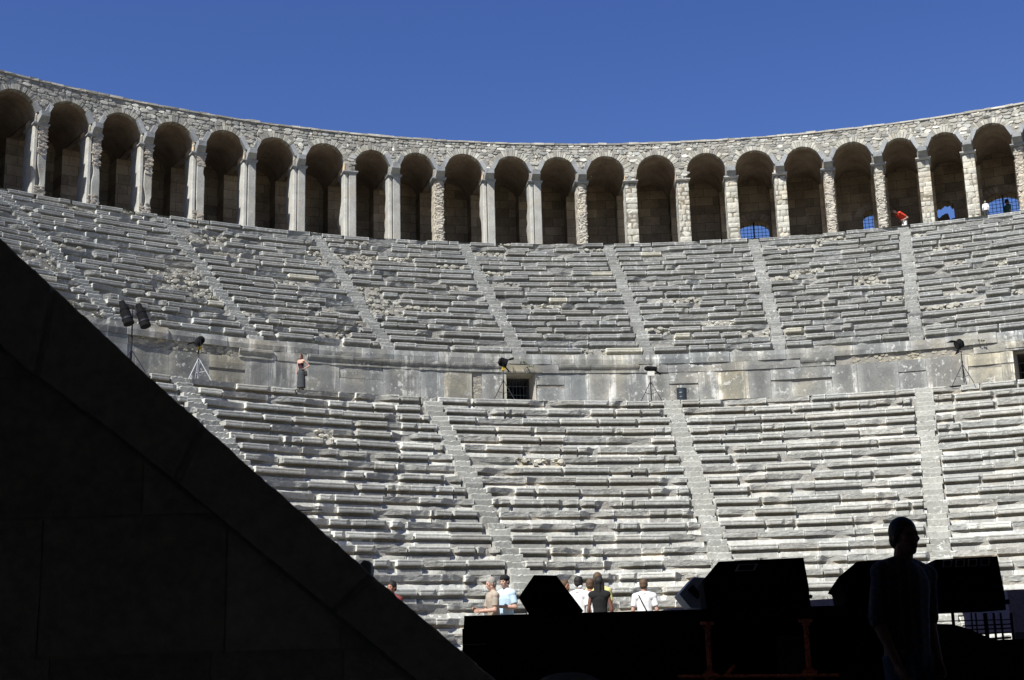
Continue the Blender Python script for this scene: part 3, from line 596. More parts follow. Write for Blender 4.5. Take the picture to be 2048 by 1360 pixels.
def pier(i, t, kind, corbel):
    g = MB(); W, Dp = .285, 1.25; H0, H1 = GZ-.05, CAPZ-.13; rng = np.random.default_rng(900+i); Mx = local(t, GR)
    nz = 34; zz = np.linspace(H0, H1, nz)
    if kind.startswith('marble'):
        er = .035+.05*rng.random(); wob = er*n1(zz*.9, 20+i)+.025*n1(zz*3.1, 21+i)
        base = [(-W-.00, Dp), (-W-.03, .70), (-W-.015, .10), (-W+.03, .015), (-.15, .0), (-.125, .01), (-.12, .09), (-.085, .09), (-.08, -.03), (-.06, -.05), (W-.03, -.05), (W, -.02), (W, Dp)]
        P = np.zeros((nz, len(base), 3))
        for k, (x, y) in enumerate(base):
            P[:, k, 0] = x+(wob if k == 0 else .35*wob if k == 1 else 0)+.006*n2(zz*5, k*1.7, i); P[:, k, 1] = y-(wob*2.4 if k == 0 else 0); P[:, k, 2] = zz
        if kind == 'marble_rubble':          # broken arrises on the front strip
            brk = np.clip(n1(zz*1.1, 33+i)+.1, 0, 1)*.12
            for k in (7, 8, 9): P[:, k, 0] += brk*1.2; P[:, k, 1] += brk*.4
            for k in (10, 11): P[:, k, 0] -= np.clip(n1(zz*2.3, 35+i), 0, 1)*.10
        T = np.ones((nz, len(base), 3))*rng.normal(1, .04); T[:, 8:] *= np.array([.90, .90, .90]); jt = (np.abs(((zz-H0) % 1.05)) < .06); T[jt] *= .93
        g.grid(xf(Mx, P.reshape(-1, 3)).reshape(P.shape), T)
        o = g.build('pier', M['marble'], arc)
        if kind == 'marble_rubble':
            r = MB()
            for k in range(110):
                z = H1-rng.random()**1.5*(1.3 if i != 3 else .5); c = xf(Mx, [rng.uniform(-.06, .26), -.05+rng.uniform(-.02, .02), z]); s = rng.uniform(.03, .075)
                stone_lump(r, c, s*1.4, s, s*.8, t, rng, rng.uniform(.8, 1.25)*np.array([1.15, 1.05, .95]))
            r.build('rubble_patch', M['rubble'], o); r2 = MB()
            for k in range(60):
                z = H0+rng.random()**1.5*.7; c = xf(Mx, [rng.uniform(-.2, .26), -.04+rng.uniform(-.02, .02), z]); s = rng.uniform(.03, .07)
                stone_lump(r2, c, s*1.4, s, s*.8, t, rng, rng.uniform(.8, 1.25)*np.array([1.15, 1.05, .95]))
            r2.build('rubble_patch', M['rubble'], o)
    elif kind == 'masonry':
        z = H0
        while z < H1-.02:
            h = min(rng.uniform(.2, .36), H1-z); 
            if H1-z-h < .12: h = H1-z
            cuts = [-W, W] if rng.random() < .4 else sorted([-W, W, rng.uniform(-.16, .16)]) if rng.random() < .6 else sorted([-W, W, rng.uniform(-.2, -.02), rng.uniform(.04, .2)])
            for a, b in zip(cuts, cuts[1:]):
                v = rng.normal(1.12, .12); pj = rng.uniform(-.025, .02); m = 5
                xs = np.linspace(a+.008, b-.008, m); zs = np.linspace(z+.006, z+h-.008, 4)
                yy = pj+.016*n2(xs[:, None]*9, zs[None]*9, i)+.02*(np.abs(np.linspace(-1, 1, m))**6)[:, None]+.012*np.array([1, 0, 0, 1.0])[None]
                Pq = np.stack([xs[:, None]+0*yy, yy, zs[None]+.012*np.sin(np.linspace(0, PI, m))[:, None]*np.array([-1, 0, 0, -1])+0*yy], 2)
                tn = v*np.array([1, .985, .92]) if rng.random() < .7 else v*np.array([1, .95, .87]); g.grid(xf(Mx, Pq.reshape(-1, 3)).reshape(Pq.shape), tn)
                for q in range(3):   # flank and top, bottom returns
                    pass
            for s in (-1, 1):
                ys = np.linspace(.01, Dp, 7); zs = np.linspace(z+.006, z+h-.006, 3); xx = s*(W+.012*n2(ys[:, None]*5, zs[None]*7, i+3)-.0)
                g.grid(xf(Mx, np.stack([xx, ys[:, None]+0*xx, zs[None]+0*xx], 2).reshape(-1, 3)).reshape(7, 3, 3), rng.normal(1.02, .1))
            z += h
        co = MB(); g.box((-W+.02, .02, H0), (W-.02, Dp-.02, H1), np.array([.50, .46, .40]), Mx)
        o = g.build('pier', M['marble'], arc)
    else:
        an = np.linspace(0, 2*PI, 33); nz2 = 70; zz = np.linspace(H0, H1, nz2); P = np.zeros((nz2, 33, 3))
        sq = lambda c: np.sign(c)*np.abs(c)**.45
        xx = sq(np.cos(an))*(W-.045); yy = sq(np.sin(an))*Dp/2+Dp/2
        d = .030*n2(np.arange(33)[None] % 32*.9, zz[:, None]*9, i)+.022*n2(np.arange(33)[None] % 32*2.1, zz[:, None]*19, i+9)
        env = .04*n1(zz*1.3, 50+i)[:, None]
        P[:, :, 0] = xx*(1+d*2.2+env); P[:, :, 1] = yy+np.where(yy[None] < .3, -d*1.3, 0); P[:, :, 2] = zz[:, None]
        T = (1.02+2.2*d)[:, :, None]*np.array([1.02, .97, .90]) if i % 2 else (1.0+2.2*d)[:, :, None]*np.array([1.02, .94, .85])
        g.grid(xf(Mx, P.reshape(-1, 3)).reshape(P.shape), T)
        for k in range(110):
            z = rng.uniform(H0+.02, H1-.05); x = rng.uniform(-W+.09, W-.09); s = rng.uniform(.025, .055)
            stone_lump(g, xf(Mx, [x, .0+.09*(abs(x)/W)**3+rng.uniform(-.015, .01), z]), s*1.7, s, s*.75, t, rng, rng.uniform(.75, 1.3)*np.array([1.02, .97, .90]))
        o = g.build('pier', M['marble'], arc)
    # moulded capital
    c = MB(); prof = [(0, CAPZ-.135), (.03, CAPZ-.12), (.055, CAPZ-.075), (.075, CAPZ-.06), (.075, CAPZ-.005), (0, CAPZ)]
    ring = lambda e: [(-W-e, Dp+.05), (-W-e, -.05-e), (W+e, -.05-e), (W+e, Dp+.05)]
    P = []
    for e, z in prof:
        r = np.array(ring(e)); pts = []
        for k in range(3):
            for f in np.linspace(0, 1, 7)[:-1]: q = r[k]*(1-f)+r[k+1]*f; pts.append((q[0], q[1], z))
        pts.append((*r[3], z)); P.append(pts)
    P = np.array(P); P[1:5, :, 0] += .015*n2(np.arange(19)[None]*.8, i, 5); P[1:5, :, 1] += .02*n2(np.arange(19)[None]*.8, i, 6)
    c.grid(xf(Mx, P.reshape(-1, 3)).reshape(P.shape), rng.normal(1.0, .05)); c.box((-W, 0, CAPZ-.14), (W, Dp, CAPZ+.001), .9, Mx)
    cp = c.build('capital', M['bluemarble'] if kind != 'masonry' else M['marble'], o)
    # impost block between capital and arches
    b = MB(); b.box((-W+.035, .03, CAPZ), (W-.035, 1.25, SPR+.02), .95, Mx); b.build('impost_block', M['mortar'], o)
    if corbel:
        k = MB(); big = 1 if corbel == 1 else .7
        lft = -.19 if i < 7 else -.22
        pr = [(.05, CAPZ-.02), (-.09, CAPZ-.03), (-.40*big, SPR-.15), (-.45*big, SPR-.13), (-.47*big, SPR+.09), (.05, SPR+.13)]
        xs = np.array([lft, lft+.02, .24, .26]); P = np.array([[(x*(1+.35*min(0, y)), y*(.96 if q in (0, 3) else 1), z) for (y, z) in pr] for q, x in enumerate(xs)]); P += .012*(rng.random(P.shape)-.5)*2
        k.grid(xf(Mx, P.reshape(-1, 3)).reshape(P.shape), rng.normal(1.05, .06))
        for e in (0, -1): k.poly(xf(Mx, P[e]), [tuple(range(6))], rng.normal(1, .05))
        if corbel == 1:
            for s in (-1, 1):       # horns following the springing of the two arches
                ln = rng.uniform(.45, .68); wd = .17; px = s*.06
                o4 = [(px-s*.02, SPR+.12), (px+s*wd*1.1, SPR+.10), (px+s*(wd*1.1+ln*.42), SPR+.10+ln*.85), (px+s*(ln*.46), SPR+.14+ln)]
                if s < 0: o4 = o4[::-1]
                A = np.array([(a_, -.13-rng.uniform(0, .05), b_) for a_, b_ in o4]); k.prism(xf(Mx, A), (Mx[:3, 1]*.25), rng.normal(1.08, .08))
        k.build('corbel', M['bluemarble'], o)
    # engaged pier at the back of the bay
    e = MB(); e.box((-.42, 3.3, H0), (.42, R2-GR+.05, SPR-.003), rng.normal(1, .1), Mx); e.build('rear_pier', M['backwall'], arc)
for j, t in enumerate(PIER):
    k = j-P0
    pier(k, t, KIND.get(k, 'masonry' if j % 2 else 'marble'), CORB.get(k, 1))

# back wall with its windows
WIN = []
for (x, y, wd, top) in [(1507, 441, 1.62, None), (1749, 420, 1.25, None), (1889, 405, .85, 'hole'), (2003, 386, 1.62, None)]:
    t, z = cyl(x, y, R2); WIN.append((t, z, wd, top))
def back_wall():
    inn = MB(); out = MB()
    th0, th1 = PIER[0], PIER[-1]; cuts = [th0]
    for (t, z, wd, k) in WIN: cuts += [t-wd/2/R2, t+wd/2/R2]
    cuts.append(th1)
    for a, b in zip(cuts[::2], cuts[1::2]):
        u = np.linspace(a, b, max(2, int((b-a)*R2/.35)))
        for R, mb, zz in ((R2, inn, np.linspace(GZ-.1, GT-.2, 14)), (R3, out, np.linspace(GZ-.1, GT, 6))):
            rr = R+.04*n2(u[:, None]*R*1.6, zz[None]*2.2, 88)*(R == R2); mb.grid(np.stack([rr*np.sin(u)[:, None], rr*np.cos(u)[:, None], zz[None]+0*rr], 2), 1)
    for wi, (t, z, wd, k) in enumerate(WIN):
        rev = MB(); rl = MB()
        x = -wd/2*np.cos(np.linspace(0, PI, 21)); A = wd/2; rise = .52 if k is None else .3
        zt = z-rise*A*1.0+np.sqrt(np.maximum(0, 1-(x/A)**2))*A*rise
        if k == 'hole': zt = zt+.10*n1(x*9, 4)
        u = t+x/R2
        for R, mb, ztop in ((R2, inn, GT-.2), (R3, out, GT)):
            f = np.linspace(0, 1, 5)[None]; zz = zt[:, None]*(1-f)+ztop*f; mb.grid(np.stack([R*np.sin(u)[:, None]+0*zz, R*np.cos(u)[:, None]+0*zz, zz], 2), 1)
        pts = [(x[0], GZ-.1)]+list(zip(x, zt))+[(x[-1], GZ-.1)]
        rev.grid(np.stack([np.array([pol(t+a/R2, R, b) for a, b in pts]) for R in (R2, (R2+R3)/2, R3)]), 1.0)
        for q in np.linspace(.12, PI-.12, 13):     # ring of stones over the opening
            r0, r1 = A+.03, A+.38; o4 = [(r0*math.cos(q+dq)*1.0, z-rise*A-.02+r*math.sin(q+dq)*(rise+.1)) for r in (0,) for dq in (0,)]
            a0, a1 = q-.10, q+.10; zc = z-rise*A
            pl = [(r0*math.cos(a0), zc+r0*math.sin(a0)*(rise+.06)), (r1*math.cos(a0), zc+.05+r1*math.sin(a0)*(rise+.12)), (r1*math.cos(a1), zc+.05+r1*math.sin(a1)*(rise+.12)), (r0*math.cos(a1), zc+r0*math.sin(a1)*(rise+.06))]
            if k is None: rl.prism(xf(local(t, R2), [(a_, -.04, b_) for a_, b_ in pl]), local(t, R2)[:3, 1]*.2, ra.normal(1.25, .15))
        rev.build('window_reveal', M['vault'], arc)
        if rl.n: rl.build('relieving_arch', M['vault'], arc)
        if k == 'hole':   # low remains of the parapet, ragged on top
            xs = np.linspace(-wd/2, wd/2, 12); hz = z-.62+.22*n1(xs*6+3, 9)-.35*(xs > .12); 
            P = np.array([[pol(t+a/R2, R2+.3, GZ-.1), pol(t+a/R2, R2+.3, h_)] for a, h_ in zip(xs, hz)]); inn.grid(P, .6)
        else:
            gq = MB(); yy = .45; Mx = local(t, R2+yy)
            for q in np.arange(-wd/2+.1, wd/2, .19):
                h_ = z-rise*A+math.sqrt(max(0, 1-(q/A)**2))*A*rise; gq.tube(xf(Mx, [q, 0, GZ]), xf(Mx, [q, 0, h_]), .013, n=5)
            gq.box((-.03, -.03, GZ), (.03, .03, z), 1, Mx)
            zq = GZ+.1
            while zq < z-.05:
                s = (zq-(z-rise*A))/(A*rise); hw = A if s < 0 else A*math.sqrt(max(0, 1-s*s)); gq.tube(xf(Mx, [-hw, 0, zq]), xf(Mx, [hw, 0, zq]), .013, n=5); zq += .19
            gq.box((-wd/2, -.03, GZ+.52), (wd/2, .03, GZ+.58), 1, Mx)
            gq.build('window_grille', M['iron'], arc)
    inn.build('rear_wall', M['backwall'], arc); out.build('outer_wall', M['rubble'], arc)
    f = MB(); u = np.linspace(TH0-.05, PIER[-1], 200)
    for (rs, z) in (((42.35, 48.5), GZ-.012), ((43.05, 48.55), GT-.03)):
        f.grid(np.stack([np.stack([r*np.sin(u), r*np.cos(u), 0*u+z], 1) for r in np.linspace(*rs, 5)]), .8)
    f.grid(np.stack([np.stack([R3*np.sin(u), R3*np.cos(u), 0*u+z], 1) for z in (-.2, 10, GZ-.1)]), 1)
    for t in (PIER[0], PIER[-1]):
        f.poly([pol(t, GR, GZ-.1), pol(t, R3, GZ-.1), pol(t, R3, GT-.03), pol(t, GR, GT-.03)], [(0, 1, 2, 3)])
    for t in (TH0-.001, TH1+.001):     # closing walls of the seating block
        pts = [pol(t, R3, -.2), pol(t, R3, GZ), pol(t, 42.4, GZ), pol(t, 30.3, 12.5), pol(t, 25.8, 10), pol(t, 14.8, 1.2), pol(t, 14.8, -.2)]
        f.poly(pts, [tuple(range(7))])
    f.build('gallery_floor_and_roof', M['core'], arc)
back_wall()
for mname in ('marble', 'rubble', 'bluemarble'): pass
# ================================================================== ground
def sheet(name, pts, m, kind='structure', label=None):
    g = MB(); g.poly(pts, [tuple(range(len(pts)))]); o = g.build(name, m); o['kind'] = kind; o['label'] = label or name.replace('_', ' '); return o
def ramp_z(y): return min(ORCH_Z, max(0.0, (y-CAM[1])*.0777))
g = MB(); n = 24; a = np.linspace(0, 2*PI, n, endpoint=False)
g.poly([(3000*math.cos(q), 3000*math.sin(q), -.25) for q in a], [tuple(range(n))]); o = g.build('ground', M['earth']); tag(o, 'dry earth around the theatre', kind='structure')
sheet('entrance_ramp', [(-60, -40, -.004), (60, -40, -.004), (60, CAM[1], 0), (60, -6, ORCH_Z), (-60, -6, ORCH_Z), (-60, CAM[1], 0)], M['ground'], label='gently rising paved way from the entrance to the orchestra')
g = MB(); u = np.linspace(-PI, PI, 60); xs = np.linspace(-22, 22, 45); ys = np.linspace(-6, 15.4, 23)
g.grid(np.stack([np.stack([0*ys+x, ys, ORCH_Z-.002+.006*n2(x*2, ys*2, 3)], 1) for x in xs]), 1.0); o = g.build('orchestra_floor', M['ground']); tag(o, 'sunlit earth floor of the orchestra', kind='structure')

# ================================================================== stage building behind the camera, with an added shading canopy
sb = thing('unseen_stage_building', 'unseen stage building with an added canopy and side walls that shade the foreground', 'building', (0, -24, 0))
# side walls and overhead canopy are added, unseen, to keep sky light off the foreground
g = MB()
HW = 15.0; YB = -31.0; YF = -12.4; ZT = 8.3; ax = F0[:2]; rx = R0[:2]
def hl(x, t, z): return (CAM[0]+rx[0]*x+ax[0]*t, CAM[1]+rx[1]*x+ax[1]*t, z)
for lo, hi in (((-HW, -8, -.1), (-HW+.6, 10.8, ZT)), ((HW-.6, -8, -.1), (HW, 10.8, ZT)), ((-HW, -8.6, -.1), (HW, -8, 24))):
    c = [hl(x, t, z) for z in (lo[2], hi[2]) for (x, t) in ((lo[0], lo[1]), (hi[0], lo[1]), (hi[0], hi[1]), (lo[0], hi[1]))]
    g.poly(c, [(0, 3, 2, 1), (4, 5, 6, 7), (0, 1, 5, 4), (1, 2, 6, 5), (2, 3, 7, 6), (3, 0, 4, 7)])
g.build('wall', M['plainstone'], sb)  # added side walls, with the back wall of the unseen building
g = MB(); c = [hl(x, t, z) for z in (ZT, ZT+.5) for (x, t) in ((-HW-.3, -8.8), (HW+.3, -8.8), (HW+.3, 10.8), (-HW-.3, 10.8))]
g.poly(c, [(0, 3, 2, 1), (4, 5, 6, 7), (0, 1, 5, 4), (1, 2, 6, 5), (2, 3, 7, 6), (3, 0, 4, 7)]); g.build('shade_roof', M['plainstone'], sb)

# ================================================================== dark sloping parapet at the left
def parapet():
    D = 6.0; g = MB(); th = thing('sloping_parapet_wall', 'unlit stone parapet wall of large blocks sloping down across the left foreground', 'wall', tuple(plane(500, 1340, D)[:2])+(0,))
    top = [(-420, 105), (0, 476), (160, 624), (307, 760), (410, 853), (529, 960), (600, 1021), (680, 1092), (747, 1152), (830, 1222), (927, 1304), (1010, 1376), (1100, 1452)]
    low_ = [(-420, 330), (0, 690), (60, 745), (200, 845), (345, 958), (470, 1062), (590, 1160), (688, 1240), (760, 1300), (860, 1382), (1000, 1500)]
    n = 300; xt = np.linspace(-420, 1100, n); T = [plane(x, np.interp(x, *zip(*top))+(1.8*n1(np.array([x*.05]), 3)[0]+1.3*n1(np.array([x*.19]), 4)[0]), D) for x in xt]
    xb = np.linspace(-420, 1000, n); B = [plane(x, np.interp(x, *zip(*low_)), D) for x in xb]
    off = F0*.55; f = -F0*.05
    cope = MB(); A = np.array([T[i]-f*0 for i in range(n)])
    grid = np.stack([A+off-Z0*.05, A+f*.9, A+f+(np.array(B)-A)*.015, A+f+(np.array(B)-A)*.5, A+f+(np.array(B)-A)*.97, np.array(B)+f*.2, np.array(B)+F0*.01], 1)
    # joints across the coping
    for (a, b) in (((112, 590), (52, 732)), ((408, 868), (370, 968)), ((745, 1158), (690, 1236)), ((-180, 330), (-250, 470))):
        k = int((a[0]+420)/1520*n)
        grid[k:k+2, 1:6] += F0*.02
    cope.grid(grid, 1.0); cope.build('coping', M['plainstone'], th)
    # wall of blocks below it
    pts = [b+F0*.0 for b in B[::6]]
    body = MB(); base_r = plane(1000, 1500, D); base_l = plane(-420, 330, D)
    poly = [np.array([p[0], p[1], p[2]]) for p in pts]+[np.array([base_r[0], base_r[1], -.1]), np.array([base_l[0], base_l[1], -.1])]
    body.prism(np.array(poly), off, .9); body.build('wall_body', M['plainstone'], th)
    blocks = MB()
    # raised faces of the courses: z levels from the photograph's joints
    rows = [plane(0, 1600, D)[2], plane(0, 1318, D)[2], plane(0, 1040, D)[2], plane(0, 760, D)[2], plane(0, 520, D)[2], plane(0, 300, D)[2]]
    rg = np.random.default_rng(3)
    lineB = lambda s: np.interp(s, sl, zl)
    sl = [float((b-CAM)@R0) for b in B]; zl = [b[2] for b in B]
    for z0, z1 in zip(rows, rows[1:]):
        s = sl[0]-rg.uniform(0, .3)
        while s < sl[-1]:
            wd = rg.uniform(.5, .95); s0, s1 = s+.004, s+wd-.004; s += wd
            o4 = []
            m = 8
            topz = [min(z1-.006, lineB(q)-.02) for q in np.linspace(s0, s1, m)]
            if max(topz) <= z0+.02: continue
            P = [(q, max(t_, z0+.008)) for q, t_ in zip(np.linspace(s0, s1, m), topz)]; P = [(s0, z0+.006), (s1, z0+.006)]+P[::-1]
            W3 = [CAM*np.array([1, 1, 0])+R0*q+F0*(D-.007)+Z0*z_ for q, z_ in P]; blocks.prism(np.array(W3), F0*.03, rg.normal(1, .10))
    blocks.build('wall_blocks', M['plainstone'], th)
    k = MB(); c = plane(728, 1137, D-.0)+F0*.05
    lump = [(-.035, -.03), (-.03, .02), (-.008, .042), (.02, .036), (.03, .01), (.028, -.02), (.0, -.05)]
    k.prism(np.array([c+R0*a*.9+Z0*b*.95 for a, b in lump]), F0*.12, 1.0); k.build('broken_boss', M['plainstone'], th)
parapet()

# ================================================================== the stage
DS = 10.0
def stp(px, D=DS): return (plane(px, 1230, D)-CAM)@R0
ZS = plane(1024, 1229, DS)[2]
def wpt(s, D, z): q = CAM*np.array([1, 1, 0])+R0*s+F0*D; return np.array([q[0], q[1], z])
def fbox(mb, s0, s1, d0, d1, z0, z1, tint=1.0):
    P = [wpt(s, d, z) for z in (z0, z1) for (s, d) in ((s0, d0), (s1, d0), (s1, d1), (s0, d1))]
    mb.poly(P, [(0, 3, 2, 1), (4, 5, 6, 7), (0, 1, 5, 4), (1, 2, 6, 5), (2, 3, 7, 6), (3, 0, 4, 7)], tint)
def gz(D): return ramp_z(CAM[1]+D*.95)
stage = thing('concert_stage', 'low black stage platform with a black cloth skirt carrying the wedge speakers', 'stage', tuple(wpt(1, DS, gz(DS))))
s0, s1 = stp(928), stp(1848)
g = MB(); fbox(g, s0, s1, DS, DS+1.6, ZS-.09, ZS); g.build('deck', M['black_paint'], stage)
g = MB(); n = 160; xs = np.linspace(s0, stp(1395), n); zt, zb = ZS-.03, gz(DS)-.05
f = np.linspace(0, 1, 6)
P = np.array([[wpt(x-.03*math.sin(q*PI)*(i < 3), DS-.012-.018*abs(math.sin(x*16+.8*math.sin(x*5)))*q, zt*(1-q)+zb*q) for q in f] for i, x in enumerate(xs)])
g.grid(P, 1); g.build('cloth_skirt', M['black_cloth'], stage)
g = MB(); xs = np.linspace(stp(1395), s1, 90); P = np.array([[wpt(x, DS+.55+.02*math.sin(x*14), zt*(1-q)+zb*q) for q in f] for x in xs]); g.grid(P, 1); g.build('understage_dark', M['black_cloth'], stage)  # black sheet stands in for the unlit space under the deck
g = MB()
for sx in (s0-.015, s1): fbox(g, sx, sx+.02, DS, DS+1.6, gz(DS), ZS-.09)
g.build('side_panel', M['black_cloth'], stage)
ZR = plane(1420, 1352, DS-.1)[2]
for (a, b) in ((1414, 1422), (1611, 1618)):
    g = MB(); sa = (plane(a, 1245, DS-.1)-CAM)@R0; zf = gz(DS)
    g.tube(wpt(sa, DS-.1, zf), wpt(sa, DS-.1, ZS-.10), .019, n=12); g.tube(wpt(sa, DS-.1, ZS-.115), wpt(sa, DS-.1, ZS-.09), .05, n=12); g.tube(wpt(sa, DS-.1, ZS-.14), wpt(sa, DS-.1, ZS-.115), .03, n=12)
    l = g.build('support_post', M['rust'], stage)
    c = MB(); c.tube(wpt(sa, DS-.1, ZR-.03), wpt(sa, DS-.1, ZR+.035), .034, n=10); c.box((-.05, -.02, -.02), (.05, .02, .02), 1, np.block([[np.stack([R0, F0, Z0], 1), wpt(sa, DS-.12, ZR)[:, None]], [np.zeros((1, 3)), 1]]))
    c.build('coupler', M['rust'], l)
g = MB(); zz = ZR-.012; g.tube(wpt(stp(1345), DS-.14, zz+.015), wpt(stp(1660), DS-.14, zz-.006), .012, n=10); g.tube(wpt(stp(1440), DS-.1, ZR+.0), wpt(stp(1465), DS+.1, ZR+.06), .014, n=8); g.build('cross_tube', M['rust'], stage)
g = MB(); fbox(g, stp(1566), stp(1630), DS+.30, DS+.34, gz(DS), ZS-.2); o = g.build('leaning_board', M['wood']); tag(o, 'brown board standing in the dark under the stage between the rusty posts', 'board')
# risers beyond
g = MB(); A = at_h(1335, 1217, 2.0); B = at_h(1855, 1186, 2.0); bk = F0*1.2; dz = np.array([0, 0, .32])
g.poly([A-dz, B-dz, B-dz+bk, A-dz+bk, A, B, B+bk, A+bk], [(0, 3, 2, 1), (4, 5, 6, 7), (0, 1, 5, 4), (1, 2, 6, 5), (2, 3, 7, 6), (3, 0, 4, 7)])
rz = thing('stage_riser', 'long grey purple carpeted platform edge behind the largest black speaker', 'platform', tuple((A+B)/2*np.array([1, 1, 0])+np.array([0, 0, ORCH_Z])))
g.build('platform', M['purple'], rz)
g = MB()
for q in (.05, .35, .65, .95):
    p = A*(1-q)+B*q+F0*.3; g = MB(); g.tube([p[0], p[1], gz(11)], [p[0], p[1], A[2]-.31], .025, n=8); g.build('leg', M['iron'], rz)
g = MB(); A = at_h(2014, 1180, 2.0); B = at_h(2150, 1173, 2.0)
g.poly([A-dz*1.1, B-dz*1.1, B-dz*1.1+bk, A-dz*1.1+bk, A, B, B+bk, A+bk], [(0, 3, 2, 1), (4, 5, 6, 7), (0, 1, 5, 4), (1, 2, 6, 5), (2, 3, 7, 6), (3, 0, 4, 7)])
rz = thing('stage_riser', 'short grey purple platform block at the right edge beside the rightmost speaker', 'platform', tuple((A+B)/2*np.array([1, 1, 0])+np.array([0, 0, gz(10.6)])))
g.build('platform', M['purple'], rz)
g = MB(); fbox(g, (A-CAM)@R0+.02, (B-CAM)@R0, 10.8, 11.6, gz(10.8), A[2]-.35); g.build('skirt', M['black_cloth'], rz)

# ------------------------------------------------------------------ wedge speakers
def wedge(name, label, pts, D, depth, m, panel=None, extra=None, taper=.93):
    base = min(pts, key=lambda p: -p[1]); t = thing(name, label, 'speaker', tuple(plane(sum(p[0] for p in pts)/len(pts), max(p[1] for p in pts), D)), 'black stage monitor speakers' if m == M['speaker'] else None)
    A = np.array([plane(x, y, D) for x, y in pts]); c = A.mean(0); zb = A[:, 2].min()
    Bk = A+F0*depth; Bk = c+F0*depth+(Bk-c-F0*depth)*taper; Bk[:, 2] += zb-Bk[:, 2].min()
    n = len(A); g = MB(); fr = c+(A-c)*.985-F0*.008
    F = [(i, (i+1) % n, n+(i+1) % n, n+i) for i in range(n)]+[(n+i, n+(i+1) % n, 2*n+(i+1) % n, 2*n+i) for i in range(n)]+[tuple(range(n))[::-1], tuple(range(2*n, 3*n))]
    g.poly(np.vstack([fr, A, Bk]), F); g.build('cabinet', m, t)
    if panel:
        for kind, q in panel:
            P = np.array([plane(x, y, D-.01) for x, y in q]); cc = P.mean(0); h = MB()
            I = cc+(P-cc)*.72+F0*.002; k = len(P)
            h.poly(np.vstack([P-F0*.012, P+F0*.02, cc+(P-cc)*.8-F0*.012, cc+(P-cc)*.8+F0*.015]), [(i, (i+1) % k, k+(i+1) % k, k+i) for i in range(k)]+[(i, (i+1) % k, 2*k+(i+1) % k, 2*k+i) for i in range(k)]+[(2*k+i, 2*k+(i+1) % k, 3*k+(i+1) % k, 3*k+i) for i in range(k)])
            h.build(kind, M['grey_speaker'] if m == M['speaker'] else M['iron'], t)
            h = MB(); h.poly(cc+(P-cc)*.8-F0*.001, [tuple(range(k))]); h.build('recess', M['iron'], t)
    if extra: extra(t, D)
    return t
wedge('stage_monitor', 'black six-sided wedge speaker in profile, leftmost on the stage', [(1037, 1195), (1068, 1150), (1113, 1151), (1167, 1222), (1157, 1232), (1060, 1232)], 10.9, .55, M['speaker'])
def knobB(t, D):
    h = MB(); h.tube(plane(1619, 1192, D+.1), plane(1624, 1194, D+.1), .014, n=10); h.build('knob', M['iron'], t)
wedge('stage_monitor', 'largest black wedge speaker with a pale framed handle, above the two rusty posts', [(1405, 1161), (1437, 1123), (1607, 1115), (1617, 1170), (1623, 1229), (1415, 1231)], 10.15, .5, M['speaker'],
      [('handle_frame', [(1476, 1129), (1516, 1127), (1509, 1141), (1469, 1143)])], knobB)
wedge('stage_monitor', 'black wedge speaker with a jutting corner half hidden behind the standing man', [(1673, 1163), (1677, 1154), (1714, 1123), (1800, 1116), (1800, 1229), (1699, 1229), (1697, 1213), (1689, 1208), (1692, 1200), (1685, 1167)], 10.2, .5, M['speaker'], taper=.72)
wedge('stage_monitor', 'black wedge speaker with a row of small sockets, right of the standing man', [(1862, 1144), (1871, 1119), (1995, 1112), (2010, 1192), (2012, 1220), (1862, 1226)], 10.3, .5, M['speaker'],
      [('socket_plate', [(1886+25*k, 1121-k), (1904+25*k, 1120-k), (1903+25*k, 1134-k), (1885+25*k, 1135-k)]) for k in range(4)])
wedge('stage_monitor', 'grey wedge speaker with a dark handle recess peeking out behind the largest black speaker', [(1358, 1188), (1388, 1154), (1420, 1156), (1420, 1218), (1382, 1216), (1374, 1208)], 12.6, .5, M['grey_speaker'],
      [('handle_plate', [(1385, 1169), (1401, 1187), (1396, 1199), (1375, 1180)])])
# frame that carries the rightmost speaker, open to the sunlit steps
fr = thing('speaker_trestle', 'open black trestle of thin bars under the rightmost speaker, sunlit steps showing through', 'stand', tuple(wpt(stp(1930), 10.3, gz(10.3))))
D = 10.3
def bar(a, b, r, part='bar', m=None):
    h = MB(); h.tube(plane(*a, D+.1), plane(*b, D+.1), r, n=8); return h.build(part, m or M['iron'], fr)
h = MB(); fbox(h, stp(1855, D), stp(2022, D), D, D+.5, ZS-.015, ZS+.02); h.build('top_plate', M['black_paint'], fr)
for x, r in ((1868, .006), (1905, .012), (1942, .006), (1951, .006), (1970, .016), (1987, .009), (2001, .008), (2022, .012)):
    a = plane(x, 1226, D+.1); h = MB(); h.tube(a, [a[0], a[1], gz(D)], r, n=8); h.build('bar', M['iron'], fr)
for y, x0, x1, r in ((1241, 1860, 2022, .004), (1250, 1925, 2022, .005), (1258, 1925, 2022, .005), (1266, 1960, 2022, .006), (1277, 1960, 2022, .008)):
    bar((x0, y+2), (x1, y-2), r, 'rail')
h = MB(); xs = [1846, 1858, 1880, 1905, 1925, 1942, 1960, 1975, 1990, 2010, 2034]; ys = [1247, 1246, 1246, 1247, 1252, 1258, 1266, 1272, 1277, 1280, 1282]
A = [plane(x, y+1.5, 9.9) for x, y in zip(xs, ys)]; P = [a+0 for a in A]+[np.array([A[-1][0], A[-1][1], gz(9.9)]), np.array([A[0][0], A[0][1], gz(9.9)])]
h.prism(np.array(P), F0*.28, 1.0); o = h.build('covered_equipment', M['black_cloth']); tag(o, 'black cloth heaped over equipment below the open trestle', 'cover')
